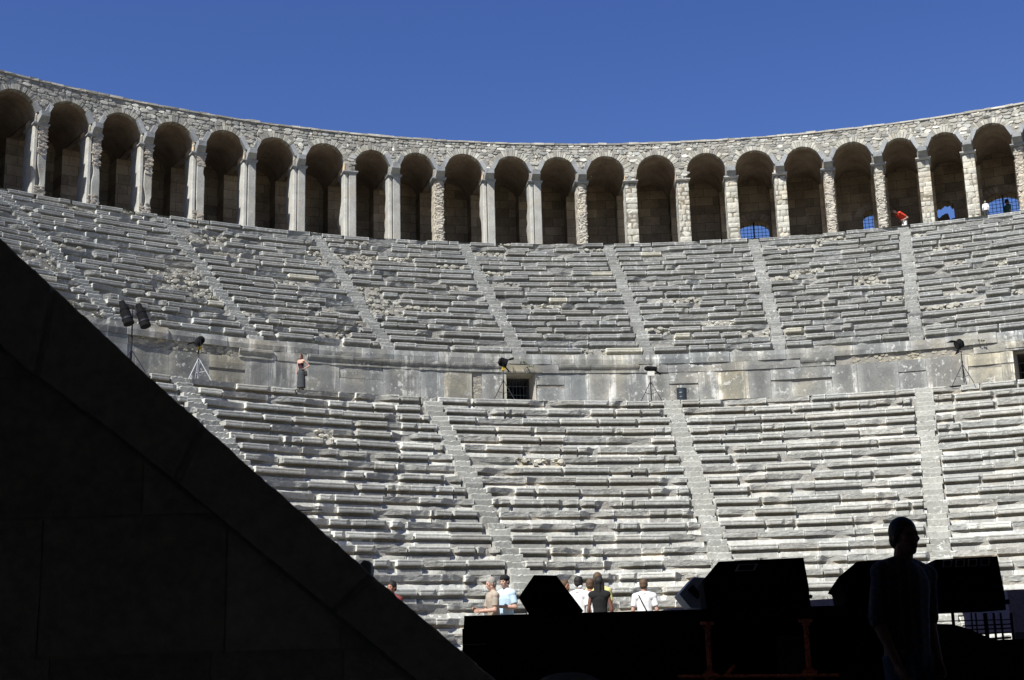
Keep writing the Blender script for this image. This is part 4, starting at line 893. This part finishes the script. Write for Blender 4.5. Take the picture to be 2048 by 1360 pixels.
h = MB(); fbox(h, stp(1700, 9.9), stp(2120, 9.9), DS+.25, DS+.3, gz(DS), plane(1940, 1281, DS)[2]); o = h.build('cloth_screen', M['black_cloth']); tag(o, 'black cloth screen closing the ground under the right end of the stage', 'screen')

# plastic chair whose rounded top edge just enters the frame
ch = thing('plastic_chair', 'grey plastic chair with rounded backrest just entering the frame at the bottom', 'chair', tuple(wpt((plane(1136, 1345, 7.5)-CAM)@R0, 7.5, gz(7.5))))
cs = (plane(1136, 1345, 7.5)-CAM)@R0; ct = plane(1136, 1345, 7.5)[2]; z0 = gz(7.5)
h = MB(); u = np.linspace(-1, 1, 21)
P = np.array([[wpt(cs+x*.185, 7.5-.04*(1-x*x)+.02*v, (z0+.42)*(1-v)+(ct-.055*abs(x)**2.6)*v) for v in np.linspace(0, 1, 7)] for x in u]); P2 = P+F0*.012
h.grid(P, 1); h.grid(P2, 1); h.grid(np.stack([P[:, -1], P2[:, -1]]), 1); h.grid(np.stack([P[0], P2[0]]), 1); h.grid(np.stack([P[-1], P2[-1]]), 1); h.build('backrest', M['chair'], ch, smooth=False)
h = MB(); fbox(h, cs-.2, cs+.2, 7.05, 7.5, z0+.40, z0+.425); h.build('seat', M['chair'], ch)
for a in (-.18, .18):
    for b in (7.08, 7.47): h = MB(); h.tube(wpt(cs+a*1.1, b, z0), wpt(cs+a, b, z0+.40), .018, .022, n=8); h.build('leg', M['chair'], ch)

# ================================================================== lamps on the walkway
def on_walk(px, py, r):       # foot point on the walkway below the sight line, at radius r
    th, z = cyl(px, py, r); return pol(th, r, LOW['z']), z
def lampstand(label, px, ytop, r, heads, silver=False, spread=.42, hub=.75):
    th, zt = cyl(px, ytop, r); b = pol(th, r, LOW['z']); t = thing('light_stand', label, 'spotlight stand', tuple(b), 'spotlights on stands along the walkway')
    H = zt-b[2]; m2 = M['white_metal'] if silver else M['iron']
    h = MB(); h.tube(b+Z0*.1, b+Z0*H*.62, .020, n=8); 
    h.build('lower_pole', m2, t); h = MB(); h.tube(b+Z0*H*.60, b+Z0*H, .014, n=8); h.tube(b+Z0*(H*.6-.03), b+Z0*(H*.6+.04), .028, n=8); h.build('upper_pole', M['iron'], t)
    Mx = local(th, 0)
    for a in (200, 320, 80):
        v = Mx[:3, 0]*math.cos(math.radians(a))+Mx[:3, 1]*math.sin(math.radians(a)); h = MB(); h.tube(b+Z0*hub, b+v*spread+Z0*.01, .013, n=6); h.tube(b+Z0*.28, b+v*spread*.55+Z0*(hub*.44), .009, n=6); h.build('leg', m2, t)
    top = b+Z0*H
    for (dx, dz, az, el, L, rad, acc) in heads:
        c = top+Mx[:3, 0]*dx+Z0*dz; v = Mx[:3, 0]*math.cos(az)*math.cos(el)+Mx[:3, 1]*math.sin(az)*math.cos(el)+Z0*math.sin(el)
        h = MB(); h.tube(c-v*L*.5, c-v*L*.32, rad*.55, rad, n=14); h.tube(c-v*L*.32, c+v*L*.5, rad, rad*1.08, n=14); 
        for k in range(3): h.tube(c-v*L*(.25-.1*k), c-v*L*(.23-.1*k), rad*1.1, n=14)
        hd = h.build('lamp_head', M['black_paint'], t)
        h = MB(); h.tube(c+v*L*.5, c+v*L*.505, rad*.85, n=14); h.build('lens', M['iron'] if not acc == 'ivory' else M['ivory'], hd)
        # barn door flap
        sdv = np.cross(v, Z0); sdv /= np.linalg.norm(sdv); upv = np.cross(sdv, v); h = MB()
        for sg in (-1, 1):
            e = c+v*L*.5+upv*rad*sg; q = [e-sdv*rad, e+sdv*rad, e+sdv*rad*1.2+v*.16+upv*sg*.10, e-sdv*rad*1.2+v*.16+upv*sg*.10]; h.prism(np.array(q), upv*.006)
        h.build('barn_door', M['black_paint'], hd)
        h = MB(); 
        for sg in (-1, 1): h.tube(c+sdv*rad*1.15*sg, c+sdv*rad*1.15*sg-Z0*(dz+.02 if abs(dx) < .05 else .12), .008, n=6)
        h.tube(c+sdv*rad*1.15-Z0*(dz+.02 if abs(dx) < .05 else .12), c-sdv*rad*1.15-Z0*(dz+.02 if abs(dx) < .05 else .12), .008, n=6); h.build('yoke', M['iron'], hd)
        if acc == 'yellow':
            h = MB(); h.box((-.05, -.06, -.14), (.05, .06, -.02), 1, np.block([[Mx[:3, :3], (c-Z0*rad)[:, None]], [np.zeros((1, 3)), 1]])); h.build('gel_holder', M['yellow'], t)
        if acc == 'ivory':
            h = MB(); h.box((-.12, -.10, -.20), (.12, .06, -.04), 1, np.block([[Mx[:3, :3], (c-Z0*rad*.8)[:, None]], [np.zeros((1, 3)), 1]])); h.build('ballast_box', M['ivory'], t)
    return t
s3 = math.sin
lampstand('light stand with silver tripod legs, left of the woman on the walkway', 398, 691, 26.15, [(.02, .14, 2.9, -.9, .34, .12, 'yellow')], True)
lampstand('black light stand holding a tilted lamp just left of the dark doorway', 1006, 734, 26.1, [(.0, .17, -.25, -.35, .32, .15, 'yellow')])
lampstand('black light stand with a flat floodlight and pale box, left of the metal bin', 1300, 743, 26.1, [(.02, .10, .12, -.05, .44, .085, 'ivory')])
lampstand('black light stand with a rounded lamp head near the right edge', 1921, 693, 26.0, [(-.02, .10, 3.6, -.5, .26, .15, None)])
def twin():
    th, zt = cyl(266, 611, 26.4); b = pol(th, 26.4, LOW['z']); t = thing('light_stand', 'tall light stand with two black lamp cans on a crossbar rising behind the dark parapet', 'spotlight stand', tuple(b), 'spotlights on stands along the walkway')
    H = zt-b[2]; Mx = local(th, 0)
    h = MB(); h.tube(b+Z0*.1, b+Z0*H*.55, .03, n=8); h.build('lower_pole', M['iron'], t); h = MB(); h.tube(b+Z0*H*.53, b+Z0*H, .022, n=8); h.build('upper_pole', M['iron'], t)
    for a in (200, 320, 80):
        v = Mx[:3, 0]*math.cos(math.radians(a))+Mx[:3, 1]*math.sin(math.radians(a)); h = MB(); h.tube(b+Z0*.8, b+v*.5+Z0*.01, .014, n=6); h.build('leg', M['iron'], t)
    top = b+Z0*H; h = MB(); h.tube(top-Mx[:3, 0]*.32+Z0*.02, top+Mx[:3, 0]*.30-Z0*.03, .015, n=8); h.build('crossbar', M['iron'], t)
    for dx in (-.27, .29):
        c = top+Mx[:3, 0]*dx-Z0*.36-Mx[:3, 1]*.1; v = Mx[:3, 0]*.16-Z0*.92-Mx[:3, 1]*.35; v /= np.linalg.norm(v)
        h = MB(); h.tube(c-v*.16, c+v*.32, .145, .165, n=16); h.tube(c-v*.48, c-v*.16, .085, .13, n=16); h.tube(c-v*.18, c-v*.14, .155, n=16); hd = h.build('lamp_head', M['black_paint'], t)
        h = MB(); h.tube(c+v*.12, c+v*.17, .168, n=16); h.build('rim', M['iron'], hd)
        h = MB(); e = c+v*.35; sdv = Mx[:3, 0]; h.box((-.12, -.02, -.02), (.12, .02, .02), 1, np.block([[Mx[:3, :3], (top+Mx[:3, 0]*dx-Z0*.05)[:, None]], [np.zeros((1, 3)), 1]])); h.build('clamp', M['iron'], hd)
twin()
# metal bin
th, zt = cyl(1363, 777, 26.15); b = pol(th, 26.15, LOW['z']); t = thing('metal_bin', 'dark galvanised metal bin with handles standing on the walkway beside the flood lamp stand', 'bin', tuple(b))
H = zt-b[2]; h = MB(); n = 24
prof = [(.165, 0), (.175, .01), (.178, H*.3), (.186, H*.33), (.178, H*.36), (.182, H*.62), (.19, H*.64), (.183, H*.67), (.186, H*.97), (.197, H*.985), (.186, H), (.14, H*.995), (.0, H*.99)]
a = np.linspace(0, 2*PI, n+1); h.grid(np.array([[b+Mx_ for Mx_ in [np.array([r*math.cos(q), r*math.sin(q), z])]][0] for (r, z) in prof for q in a]).reshape(len(prof), n+1, 3), 1); h.build('drum', M['steel'], t, smooth=False)
Mx = local(th, 0)
for s in (-1, 1):
    h = MB(); c = b+Mx[:3, 0]*.2*s+Z0*H*.78
    pts = [c+Mx[:3, 0]*.045*s*math.sin(q)+Z0*.06*math.cos(q) for q in np.linspace(0, PI, 7)]
    for p, q in zip(pts, pts[1:]): h.tube(p, q, .009, n=6)
    h.build('handle', M['iron'], t)
# ================================================================== people
class Vol:                    # closed rounded volumes, later fused into one skin
    def __init__(s): s.v = []; s.f = []
    def ell(s, c, r, rot=None, n=14):
        P = []; c = np.asarray(c, float)
        for i in range(n+1):
            for j in range(n): a = PI*i/n; b = 2*PI*j/n; P.append((r[0]*math.sin(a)*math.cos(b), r[1]*math.sin(a)*math.sin(b), r[2]*math.cos(a)))
        P = np.array(P); P = P@rot.T if rot is not None else P
        s._add(P+c, n)
    def _add(s, P, n):
        o = len(s.v); s.v += [tuple(p) for p in P]; m = len(P)//n
        for i in range(m-1):
            for j in range(n): s.f.append((o+i*n+j, o+(i+1)*n+j, o+(i+1)*n+(j+1) % n, o+i*n+(j+1) % n))
    def cap(s, p, q, r1, r2=None, flat=1.0, fax=None, n=12, end=True):
        p = np.asarray(p, float); q = np.asarray(q, float); r2 = r1 if r2 is None else r2
        L = np.linalg.norm(q-p); d = (q-p)/max(L, 1e-6); fx = np.array([0, 1, 0.]) if fax is None else fax
        a = np.cross(d, fx)
        if np.linalg.norm(a) < .05: a = np.cross(d, [1, 0, 0.])
        a /= np.linalg.norm(a); b = np.cross(a, d); rings = []
        for t in np.linspace(-PI/2, 0, 5): rings.append((p+d*r1*math.sin(t)*(1 if end else .15), r1*math.cos(t)))
        for t in np.linspace(.2, .8, 4): rings.append((p+(q-p)*t, r1+(r2-r1)*t))
        for t in np.linspace(0, PI/2, 5): rings.append((q+d*r2*math.sin(t)*(1 if end else .15), r2*math.cos(t)))
        P = []
        for c, r in rings:
            for j in range(n): an = 2*PI*j/n; P.append(c+a*math.cos(an)*r+b*math.sin(an)*r*flat)
        s._add(np.array(P), n)
    def build(s, name, mt, parent, Mw, vox=.011, smooth=4):
        me = bpy.data.meshes.new(name+'_raw'); me.from_pydata(s.v, [], s.f); me.update()
        o = bpy.data.objects.new(name+'_raw', me); C.objects.link(o)
        r = o.modifiers.new('r', 'REMESH'); r.mode = 'VOXEL'; r.voxel_size = vox; r.use_smooth_shade = True
        k = o.modifiers.new('s', 'SMOOTH'); k.iterations = smooth; k.factor = .5
        dg = bpy.context.evaluated_depsgraph_get(); dg.update()
        nm = bpy.data.meshes.new_from_object(o.evaluated_get(dg)); nm.name = name
        bpy.data.objects.remove(o); bpy.data.meshes.remove(me)
        nm.transform(Mw); nm.materials.clear(); nm.materials.append(mt)
        for p in nm.polygons: p.use_smooth = True
        ob = bpy.data.objects.new(name, nm); C.objects.link(ob); ob.parent = parent; ob.matrix_local = PMAT[parent.name] if parent.name in PMAT else Matrix.Identity(4)
        return ob
def hand(v, w, d, nrm, side, k=1.0, curl=.5, grip=False):
    d = d/np.linalg.norm(d); nrm = nrm-d*(nrm@d); nrm /= np.linalg.norm(nrm); s = np.cross(d, nrm)*side
    for o in (-.022, -.007, .008, .023): v.cap(w+s*o*.6*k, w+d*.085*k+s*o*k, .015*k, .013*k, n=8)
    ls = (.062, .075, .070, .052)
    for o, l in zip((-.030, -.010, .010, .029), ls):
        a = w+d*.088*k+s*o*k; c = curl*(1.3 if grip else 1)
        d1 = d*math.cos(c)+nrm*math.sin(c); b = a+d1*l*.5*k; d2 = d*math.cos(c*2.1)+nrm*math.sin(c*2.1); e = b+d2*l*.5*k
        v.cap(a, b, .0095*k, .0088*k, n=8); v.cap(b, e, .0088*k, .0075*k, n=8)
    a = w+d*.022*k-s*.026*k; b = a+(d*.6-s*.75+nrm*.25)*.04*k; e = b+(d*.9-s*.15+nrm*.5)*.032*k
    v.cap(a, b, .013*k, .011*k, n=8); v.cap(b, e, .011*k, .009*k, n=8)
def person(label, foot, phi, H=1.75, lean=0.0, side_lean=0.0, female=False, head_turn=0, head_nod=0, armL=None, armR=None, legs=None, skin='skin', hair=('hair_brown', 'short'), top=('white', 'tee'),
           bottom=('navy', 'trousers'), cap_=None, vox=.011, fingers=True, extra=None, glasses=False, stride=0.0, bulk=1.0):
    t = thing('person', label, 'person', tuple(foot)); k = H/1.75
    a = math.radians(phi); fwd = -F0*math.cos(a)+R0*math.sin(a); rgt = np.cross(fwd, Z0)
    Mw = Matrix(((rgt[0]*k, fwd[0]*k, 0, foot[0]), (rgt[1]*k, fwd[1]*k, 0, foot[1]), (0, 0, k, foot[2]), (0, 0, 0, 1)))
    sh = .165 if female else .185*bulk; wa = .118 if female else .142*bulk; hp = .158 if female else .150
    cl, sl_ = math.cos(lean), math.sin(lean); piv = np.array([0, 0, .95])
    def U(p):
        p = np.asarray(p, float)-piv; p = np.array([p[0], p[1]*cl+p[2]*sl_, -p[1]*sl_+p[2]*cl])
        c, s = math.cos(side_lean), math.sin(side_lean); p = np.array([p[0]*c+p[2]*s, p[1], -p[0]*s+p[2]*c]); return p+piv
    def torso(v, e=0.0, lo=.92, hi=1.40):
        v.cap((0, 0, lo), (0, 0, 1.0), hp+e, wa+.01+e, flat=.70); v.cap(U((0, 0, 1.0)), U((0, .005, 1.14)), wa+.006+e, wa+.004+e, flat=.70)
        v.cap(U((0, .005, 1.12)), U((0, .01, 1.32)), wa+e, .162*(.92 if female else 1)+e, flat=.68)
        v.cap(U((-sh+.05, -.005, hi-.01)), U((sh-.05, -.005, hi-.01)), .070+e, .070+e); v.cap(U((0, .0, 1.30)), U((0, -.01, 1.44)), .13+e*.5, .075+e*.4, flat=.7)
        for s in (-1, 1): v.cap(U((s*.02, -.01, 1.47)), U((s*(sh-.01), -.005, 1.415)), .045+e*.7, .055+e*.8)
        if female:
            for s in (-1, 1): v.ell(U((s*.068, .085, 1.28)), (.058+e, .055+e, .055+e))
    J = {}
    for s, ar in ((-1, armL), (1, armR)):
        S_ = U((s*sh, 0, 1.405))
        if ar is None: E_ = U((s*(sh+.06), -.02, 1.13)); W_ = U((s*(sh+.05), .07, .89))
        else: E_, W_ = np.array(ar[0], float), np.array(ar[1], float)
        J[s] = (S_, E_, W_)
    hips = {s: np.array([s*.085, 0, .92]) for s in (-1, 1)}
    legs = legs or {-1: ((-.095, .02+stride*.5, .50), (-.10, -.02+stride, .085)), 1: ((.095, .02-stride*.3, .50), (.10, -.02-stride, .085))}
    ht, hn = math.radians(head_turn), head_nod
    Rh = np.array([[math.cos(ht), -math.sin(ht), 0], [math.sin(ht), math.cos(ht), 0], [0, 0, 1]])@np.array([[1, 0, 0], [0, math.cos(hn), math.sin(hn)], [0, -math.sin(hn), math.cos(hn)]])
    hc = U((0, .02, 1.635)); Hd = lambda p: hc+Rh@np.asarray(p, float)
    def head(v):
        v.ell(Hd((0, -.012, .022)), (.076, .092, .088), Rh); v.ell(Hd((0, .018, -.035)), (.060, .070, .080), Rh)
        v.ell(Hd((0, .052, -.088)), (.030, .030, .026), Rh); v.cap(Hd((-.05, .0, -.065)), Hd((-.012, .055, -.092)), .022, .020); v.cap(Hd((.05, .0, -.065)), Hd((.012, .055, -.092)), .022, .020)
        v.cap(Hd((0, .080, .012)), Hd((0, .096, -.028)), .009, .0140, n=8); v.ell(Hd((.011, .088, -.032)), (.009, .010, .007)); v.ell(Hd((-.011, .088, -.032)), (.009, .010, .007))
        v.cap(Hd((-.034, .074, .026)), Hd((.034, .074, .026)), .011, .011, n=8); v.cap(Hd((-.020, .082, -.062)), Hd((.020, .082, -.062)), .0085, .0085, n=8)
        for s in (-1, 1): v.ell(Hd((s*.044, .060, -.012)), (.020, .016, .020), Rh); v.ell(Hd((s*.079, -.008, -.008)), (.011, .020, .032), Rh)
        v.cap(U((0, -.015, 1.42)), Hd((0, -.02, -.06)), .064 if not female else .048, .060 if not female else .046)
    b = Vol(); torso(b); head(b)
    for s in (-1, 1):
        S_, E_, W_ = J[s]; m = 1 if not female else .84
        b.ell(S_, (.060*m, .058*m, .060*m)); b.cap(S_, E_, .050*m, .040*m); b.cap(E_, W_, .041*m, .027*m); b.cap(E_+(W_-E_)*.1, E_+(W_-E_)*.45, .043*m, .038*m)
        if fingers: hand(b, W_, (W_-E_), np.cross(W_-E_, [0, 0, 1.0])*s+np.array([-s*.6, .2, 0]) if abs((W_-E_)[2]) < .9*np.linalg.norm(W_-E_) else np.array([-s*1.0, .1, 0]), s, curl=.45)
        K, A = [np.array(q, float) for q in legs[s]]
        b.cap(hips[s], K, .088, .056, flat=1); b.cap(K, A, .055, .036); b.cap(K+(A-K)*.12+np.array([0, -.012, 0]), K+(A-K)*.45+np.array([0, -.015, 0]), .052, .044)
        b.cap(A+np.array([0, -.03, -.04]), A+np.array([s*.02, .15, -.055]), .035, .030)
    b.build('body', M[skin], t, Mw, vox)
    # clothing
    c = Vol(); e = .016
    if top:
        kind = top[1]
        if kind in ('tee', 'shirt', 'sleeveless'):
            torso(c, e, lo=.94); 
            if kind != 'sleeveless':
                for s in (-1, 1):
                    S_, E_, W_ = J[s]; c.ell(S_, (.078, .076, .074)); f = .72 if kind == 'tee' else 1.0; c.cap(S_, S_+(E_-S_)*f, .068, .064, end=False)
                    if kind == 'shirt': c.cap(E_, E_+(W_-E_)*(.12 if top[0] == 'plaid' else .9), .060, .050, end=False)
                c.cap(U((0, -.02, 1.44)), U((0, -.005, 1.485)), .080, .070, end=False)
            c.build('shirt', M[top[0]], t, Mw, vox)
        elif kind == 'strapless':
            v2 = Vol(); v2.cap((0, 0, .92), (0, 0, 1.0), hp+e, wa+.02, flat=.72); v2.cap((0, 0, 1.0), U((0, .005, 1.14)), wa+.014, wa+.012, flat=.72); v2.cap(U((0, .005, 1.12)), U((0, .012, 1.27)), wa+.010, .150, flat=.70, end=False)
            for s in (-1, 1): v2.ell(U((s*.068, .085, 1.27)), (.064, .062, .055))
            v2.build('bodice', M[top[0]], t, Mw, vox)
    c = Vol()
    if bottom[1] == 'trousers' or bottom[1] == 'shorts':
        c.cap((0, 0, .90), (0, 0, .99), hp+.012, hp, flat=.72)
        for s in (-1, 1):
            K, A = [np.array(q, float) for q in legs[s]]; c.cap(hips[s]-np.array([0, 0, .02]), K, .102, .075, end=False)
            if bottom[1] == 'trousers': c.cap(K, A+np.array([0, 0, .0]), .075, .066, end=False)
        c.build(bottom[1] if bottom[1] == 'shorts' else 'trousers', M[bottom[0]], t, Mw, vox)
    elif bottom[1] == 'skirt':
        c.cap((0, 0, 1.02), (0, 0, .86), wa+.02, hp+.03, flat=.75); c.cap((0, 0, .86), (0, .0, .14), hp+.028, hp+.055, flat=.80, end=False)
        c.build('long_skirt', M[bottom[0]], t, Mw, vox)
    # shoes
    c = Vol()
    for s in (-1, 1): A = np.array(legs[s][1], float); c.cap(A+np.array([0, -.04, -.048]), A+np.array([s*.02, .165, -.055]), .042, .036)
    c.build('shoes', M['hair_black'], t, Mw, .014)
    # hair
    hm, hk = hair
    if hk != 'none':
        h = Vol()
        if hk in ('short', 'thick'):
            g_ = .012 if hk == 'short' else .018
            h.ell(Hd((0, -.024, .036)), (.078+g_*.7, .090+g_*.5, .084+g_), Rh); h.ell(Hd((0, -.050, -.015)), (.070+g_*.5, .055+g_, .070), Rh)
            for s in (-1, 1): h.ell(Hd((s*.068, -.010, .018)), (.016+g_*.3, .035, .040), Rh)
            if hk == 'thick':
                rg = np.random.default_rng(9)
                for q in range(16): u_ = rg.uniform(0, 2*PI); h.ell(Hd((.055*math.cos(u_), -.02+.06*math.sin(u_), .075+rg.uniform(0, .03))), (.022, .022, .024), Rh)
        elif hk == 'long':
            h.ell(Hd((0, -.020, .034)), (.090, .098, .094), Rh)
            for s in (-1, 0, 1): h.cap(Hd((s*.062, -.035 if s else -.06, .0)), Hd((s*.075, -.035 if s else -.07, -.24)), .045, .030)
        elif hk == 'balding':
            h.ell(Hd((0, -.055, .0)), (.080, .052, .062), Rh)
            for s in (-1, 1): h.ell(Hd((s*.070, -.015, .008)), (.016, .036, .034), Rh)
        h.build('hair', M[hm], t, Mw, vox*.9, 2)
    if cap_:
        h = Vol(); h.ell(Hd((0, -.012, .058)), (.092, .104, .075), Rh); h.ell(Hd((0, -.100 if cap_ == 'back' else .11, .035)), (.06, .055, .012), Rh); h.build('cap', M['black_cloth'], t, Mw, vox)
    ey = Vol()
    for s in (-1, 1):
        if glasses: ey.ell(Hd((s*.030, .083, .008)), (.026, .014, .020), Rh)
        else: ey.ell(Hd((s*.031, .076, .010)), (.012, .010, .007), Rh)
    if glasses: ey.cap(Hd((-.02, .092, .010)), Hd((.02, .092, .010)), .006, .006)
    ey.build('sunglasses' if glasses else 'eyes', M['eye'], t, Mw, .005, 1)
    if extra: extra(t, Mw, J, U, Hd)
    return t
def spot(px, py, D=None, gz_=ORCH_Z, H=None, r=None):
    """foot point for a head top seen at px, py; distance solved from the height, or height from the radius"""
    d = ray(px, py); hh = math.hypot(d[0], d[1])
    if r is not None: th, z = cyl(px, py, r); return pol(th, r, gz_), z-gz_
    t = (gz_+H-CAM[2])/d[2]; P = CAM+d*t; return np.array([P[0], P[1], gz_]), H
def mv(p, Mw): return np.array(Mw@Vector(p))

def strapbag(t, Mw, J, U, Hd):
    v = Vol(); pts = [(-.10, -.10, 1.40), (-.02, -.135, 1.25), (.06, -.125, 1.10), (.14, -.06, .98)]
    pts = [(-.135, -.02, 1.46), (-.105, -.085, 1.42), (-.05, -.125, 1.30), (.02, -.125, 1.15), (.09, -.11, 1.03), (.15, -.04, .95)]
    for a, b in zip(pts, pts[1:]): v.cap(a, b, .014, .014)
    v.build('shoulder_strap', M['hair_black'], t, Mw, .007, 1)
def camera_gear(t, Mw, J, U, Hd): pass
f, H = spot(986, 1152, H=1.72); f = f+F0*.5
person('grey haired man in a beige shirt looking down, beside the man in pale blue', f, -70, 1.72, lean=.06, head_nod=.25, armR=((.20, .10, 1.12), (.10, .32, 1.16)), armL=((-.22, .06, 1.13), (-.12, .30, 1.12)), hair=('hair_grey', 'short'), top=('beige', 'tee'), bottom=('beige', 'trousers'), vox=.009)
f, H = spot(1012, 1152, H=1.78); f = f-F0*.25
pm = person('man in a pale blue shirt and dark cap holding a black folded umbrella', f, -48, 1.78, lean=.03, head_turn=12, head_nod=.12, armR=((.24, .03, 1.14), (.05, .26, 1.13)), armL=((-.25, .0, 1.15), (-.05, .30, 1.17)), hair=('hair_black', 'short'), top=('lightblue', 'tee'), bottom=('navy', 'trousers'), cap_='back', vox=.009)
th = thing('folded_umbrella', 'black folded umbrella held upright by the man in the pale blue shirt', 'umbrella', tuple(f+np.array([0, 0, .3])))
a = math.radians(-48); fw_ = -F0*math.cos(a)+R0*math.sin(a); c = f+fw_*.40-R0*.02
h = MB(); h.tube(c+Z0*.30, c+Z0*.45, .008, .03, n=10); h.tube(c+Z0*.45, c+Z0*1.0, .038, .045, n=10); h.tube(c+Z0*1.0, c+Z0*1.10, .045, .02, n=10); h.build('canopy', M['black_cloth'], th)
h = MB(); h.tube(c+Z0*1.08, c+Z0*1.25, .013, n=8); h.tube(c+Z0*1.25-fw_*.02, c+Z0*1.27+fw_*.10, .022, n=8); h.build('handle', M['iron'], th)

f, H = spot(1130, 1158, H=1.70); person('dark haired person peering from behind the leftmost wedge speaker', f+F0*.5, 60, 1.70, hair=('hair_brown', 'thick'), top=('grey_cloth', 'tee'), skin='skin_dark')
f, H = spot(1157, 1154, H=1.66)
def scarf(t, Mw, J, U, Hd):
    v = Vol(); v.ell(Hd((-.03, -.045, -.045)), (.062, .055, .062)); v.ell(Hd((.04, -.05, -.075)), (.05, .045, .04)); v.build('scarf', M['white'], t, Mw, .010)
person('woman with black hair and a white scarf beside the man in the wide white shirt', f, 150, 1.66, female=True, hair=('hair_black', 'thick'), top=('white', 'tee'), skin='skin', extra=scarf)
f, H = spot(1178, 1160, H=1.68); person('broad person in a loose white shirt seen from behind, left of the woman in black', f-F0*.3, 176, 1.68, hair=('hair_brown', 'short'), top=('white', 'shirt'), bottom=('white', 'trousers'), skin='skin_dark')
f, H = spot(1197, 1143, H=1.80); person('tall brown haired man standing just behind the woman in black', f+F0*.4, 165, 1.80, hair=('hair_brown', 'short'), top=('yellow_cloth', 'tee'), skin='skin_dark')
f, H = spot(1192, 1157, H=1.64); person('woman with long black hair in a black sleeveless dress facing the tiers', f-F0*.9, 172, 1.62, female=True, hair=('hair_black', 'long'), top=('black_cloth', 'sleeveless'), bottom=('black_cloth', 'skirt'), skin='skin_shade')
f, H = spot(1287, 1159, H=1.66); person('young person in a white t-shirt with a black strap slanting across the back', f, 172, 1.66, hair=('hair_brown', 'thick'), top=('white', 'tee'), skin='skin', head_turn=-10, extra=strapbag)
f, H = spot(1392, 1180, H=1.50); f = f+F0*.2
person('person hidden behind the grey wedge speaker, one forearm reaching out left', f, 90, 1.50, lean=.2, armL=((-.16, -.22, 1.16), (-.10, -.44, 1.19)), armR=((.2, -.2, 1.16), (.12, -.42, 1.18)), hair=('hair_black', 'short'), top=('grey_cloth', 'tee'))
f, H = spot(784, 1163, H=1.62)
person('dark haired person in red mostly hidden behind the sloping dark parapet', f, -30, 1.62, female=True, hair=('hair_black', 'thick'), top=('dull_red', 'tee'), skin='skin_dark', armL=((-.22, .10, 1.20), (-.08, .26, 1.50)), armR=((.2, .12, 1.2), (.05, .27, 1.52)))
# woman on the walkway
f, H = spot(603, 708, r=26.05, gz_=LOW['z'])
def wbag(t, Mw, J, U, Hd):
    v = Vol(); v.cap((-.24, .02, .86), (-.26, .02, .74), .075, .085, flat=.55); v.cap((-.2, .02, .95), (-.17, 0, 1.20), .012, .012); v.build('shoulder_bag', M['hair_black'], t, Mw, .011)
person('woman in a strapless top and long dark skirt standing alone on the walkway', f, -22, H, female=True, lean=.02, side_lean=.03, glasses=True, hair=('hair_auburn', 'long'), top=('maroon', 'strapless'), bottom=('grey_cloth', 'skirt'), skin='skin',
       armL=((.40-.02, -.10, 1.20), (.19, .06, 1.05)) if False else ((-.36, -.12, 1.17), (-.17, .04, 1.03)), armR=((.20, .02, 1.12), (.20, .06, .88)), extra=wbag)
# visitors up in the arcade
f, H = spot(1807, 424, r=44.6, gz_=GZ)
person('person in a red top and white shorts bending forward in the arcade above the tiers', f, -75, 1.70, lean=.80, head_nod=.2, hair=('hair_auburn', 'short'), top=('red', 'tee'), bottom=('white', 'shorts'), armL=((-.24, -.06, 1.02), (-.17, .14, .92)), armR=((.24, -.06, 1.02), (.17, .14, .92)), skin='skin')
f, H = spot(1970, 402, r=43.2, gz_=GZ)
person('person in a white shirt standing beside a pier at the right of the arcade', f, 160, H, hair=('hair_grey', 'short'), top=('white', 'shirt'), bottom=('grey_cloth', 'trousers'), skin='skin_dark')
f, H = spot(2013, 399, r=46.4, gz_=GZ)
person('dark figure in a teal top against the barred window at the right of the arcade', f, 100, H, hair=('hair_black', 'thick'), top=('teal', 'tee'), bottom=('navy', 'trousers'), skin='skin_dark')
# the man standing near the camera, dark against the tiers
DM = 8.2; hp_ = plane(1806, 1036, DM); f = np.array([hp_[0], hp_[1], ramp_z(hp_[1])])
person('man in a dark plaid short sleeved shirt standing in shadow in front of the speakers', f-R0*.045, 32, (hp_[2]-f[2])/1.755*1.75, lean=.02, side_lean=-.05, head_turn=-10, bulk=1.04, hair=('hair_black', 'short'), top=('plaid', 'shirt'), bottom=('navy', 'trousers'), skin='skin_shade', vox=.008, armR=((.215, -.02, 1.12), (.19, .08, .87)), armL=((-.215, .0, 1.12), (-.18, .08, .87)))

# a few weeds in the joints of the stone
wg = MB(); rg = np.random.default_rng(12)
for (x, y, r, n) in ((1240, 730, 30.12, 0), (1060, 735, 30.1, 26), (1047, 728, 30.1, 20), (1015, 730, 30.1, 10), (1962, 684, 30.1, 24), (1272, 571, 36.2, 14), (1245, 527, 38.1, 8), (710, 832, 24.9, 10), (760, 950, 23, 6), (1180, 358, 42.9, 22)):
    for k in range(n):
        th, z = cyl(x+rg.uniform(-7, 7), y+rg.uniform(-2, 2), r); c = pol(th, r-.08, z); d = np.array([rg.normal(0, .6), rg.normal(0, .6), rg.uniform(.2, 1)]); d /= np.linalg.norm(d); L = rg.uniform(.05, .13); s = np.cross(d, [0, 0, 1.]); s /= np.linalg.norm(s)+1e-6
        wg.poly([c, c+d*L*.5+s*.018, c+d*L, c+d*L*.5-s*.018], [(0, 1, 2, 3)])
tag(wg.build('weeds', M['leaf']), 'small green weeds growing from joints in the walkway wall and seats', 'weeds', kind='stuff')
print('OBJECTS', len(bpy.data.objects), 'VERTS', sum(len(m.vertices) for m in bpy.data.meshes))
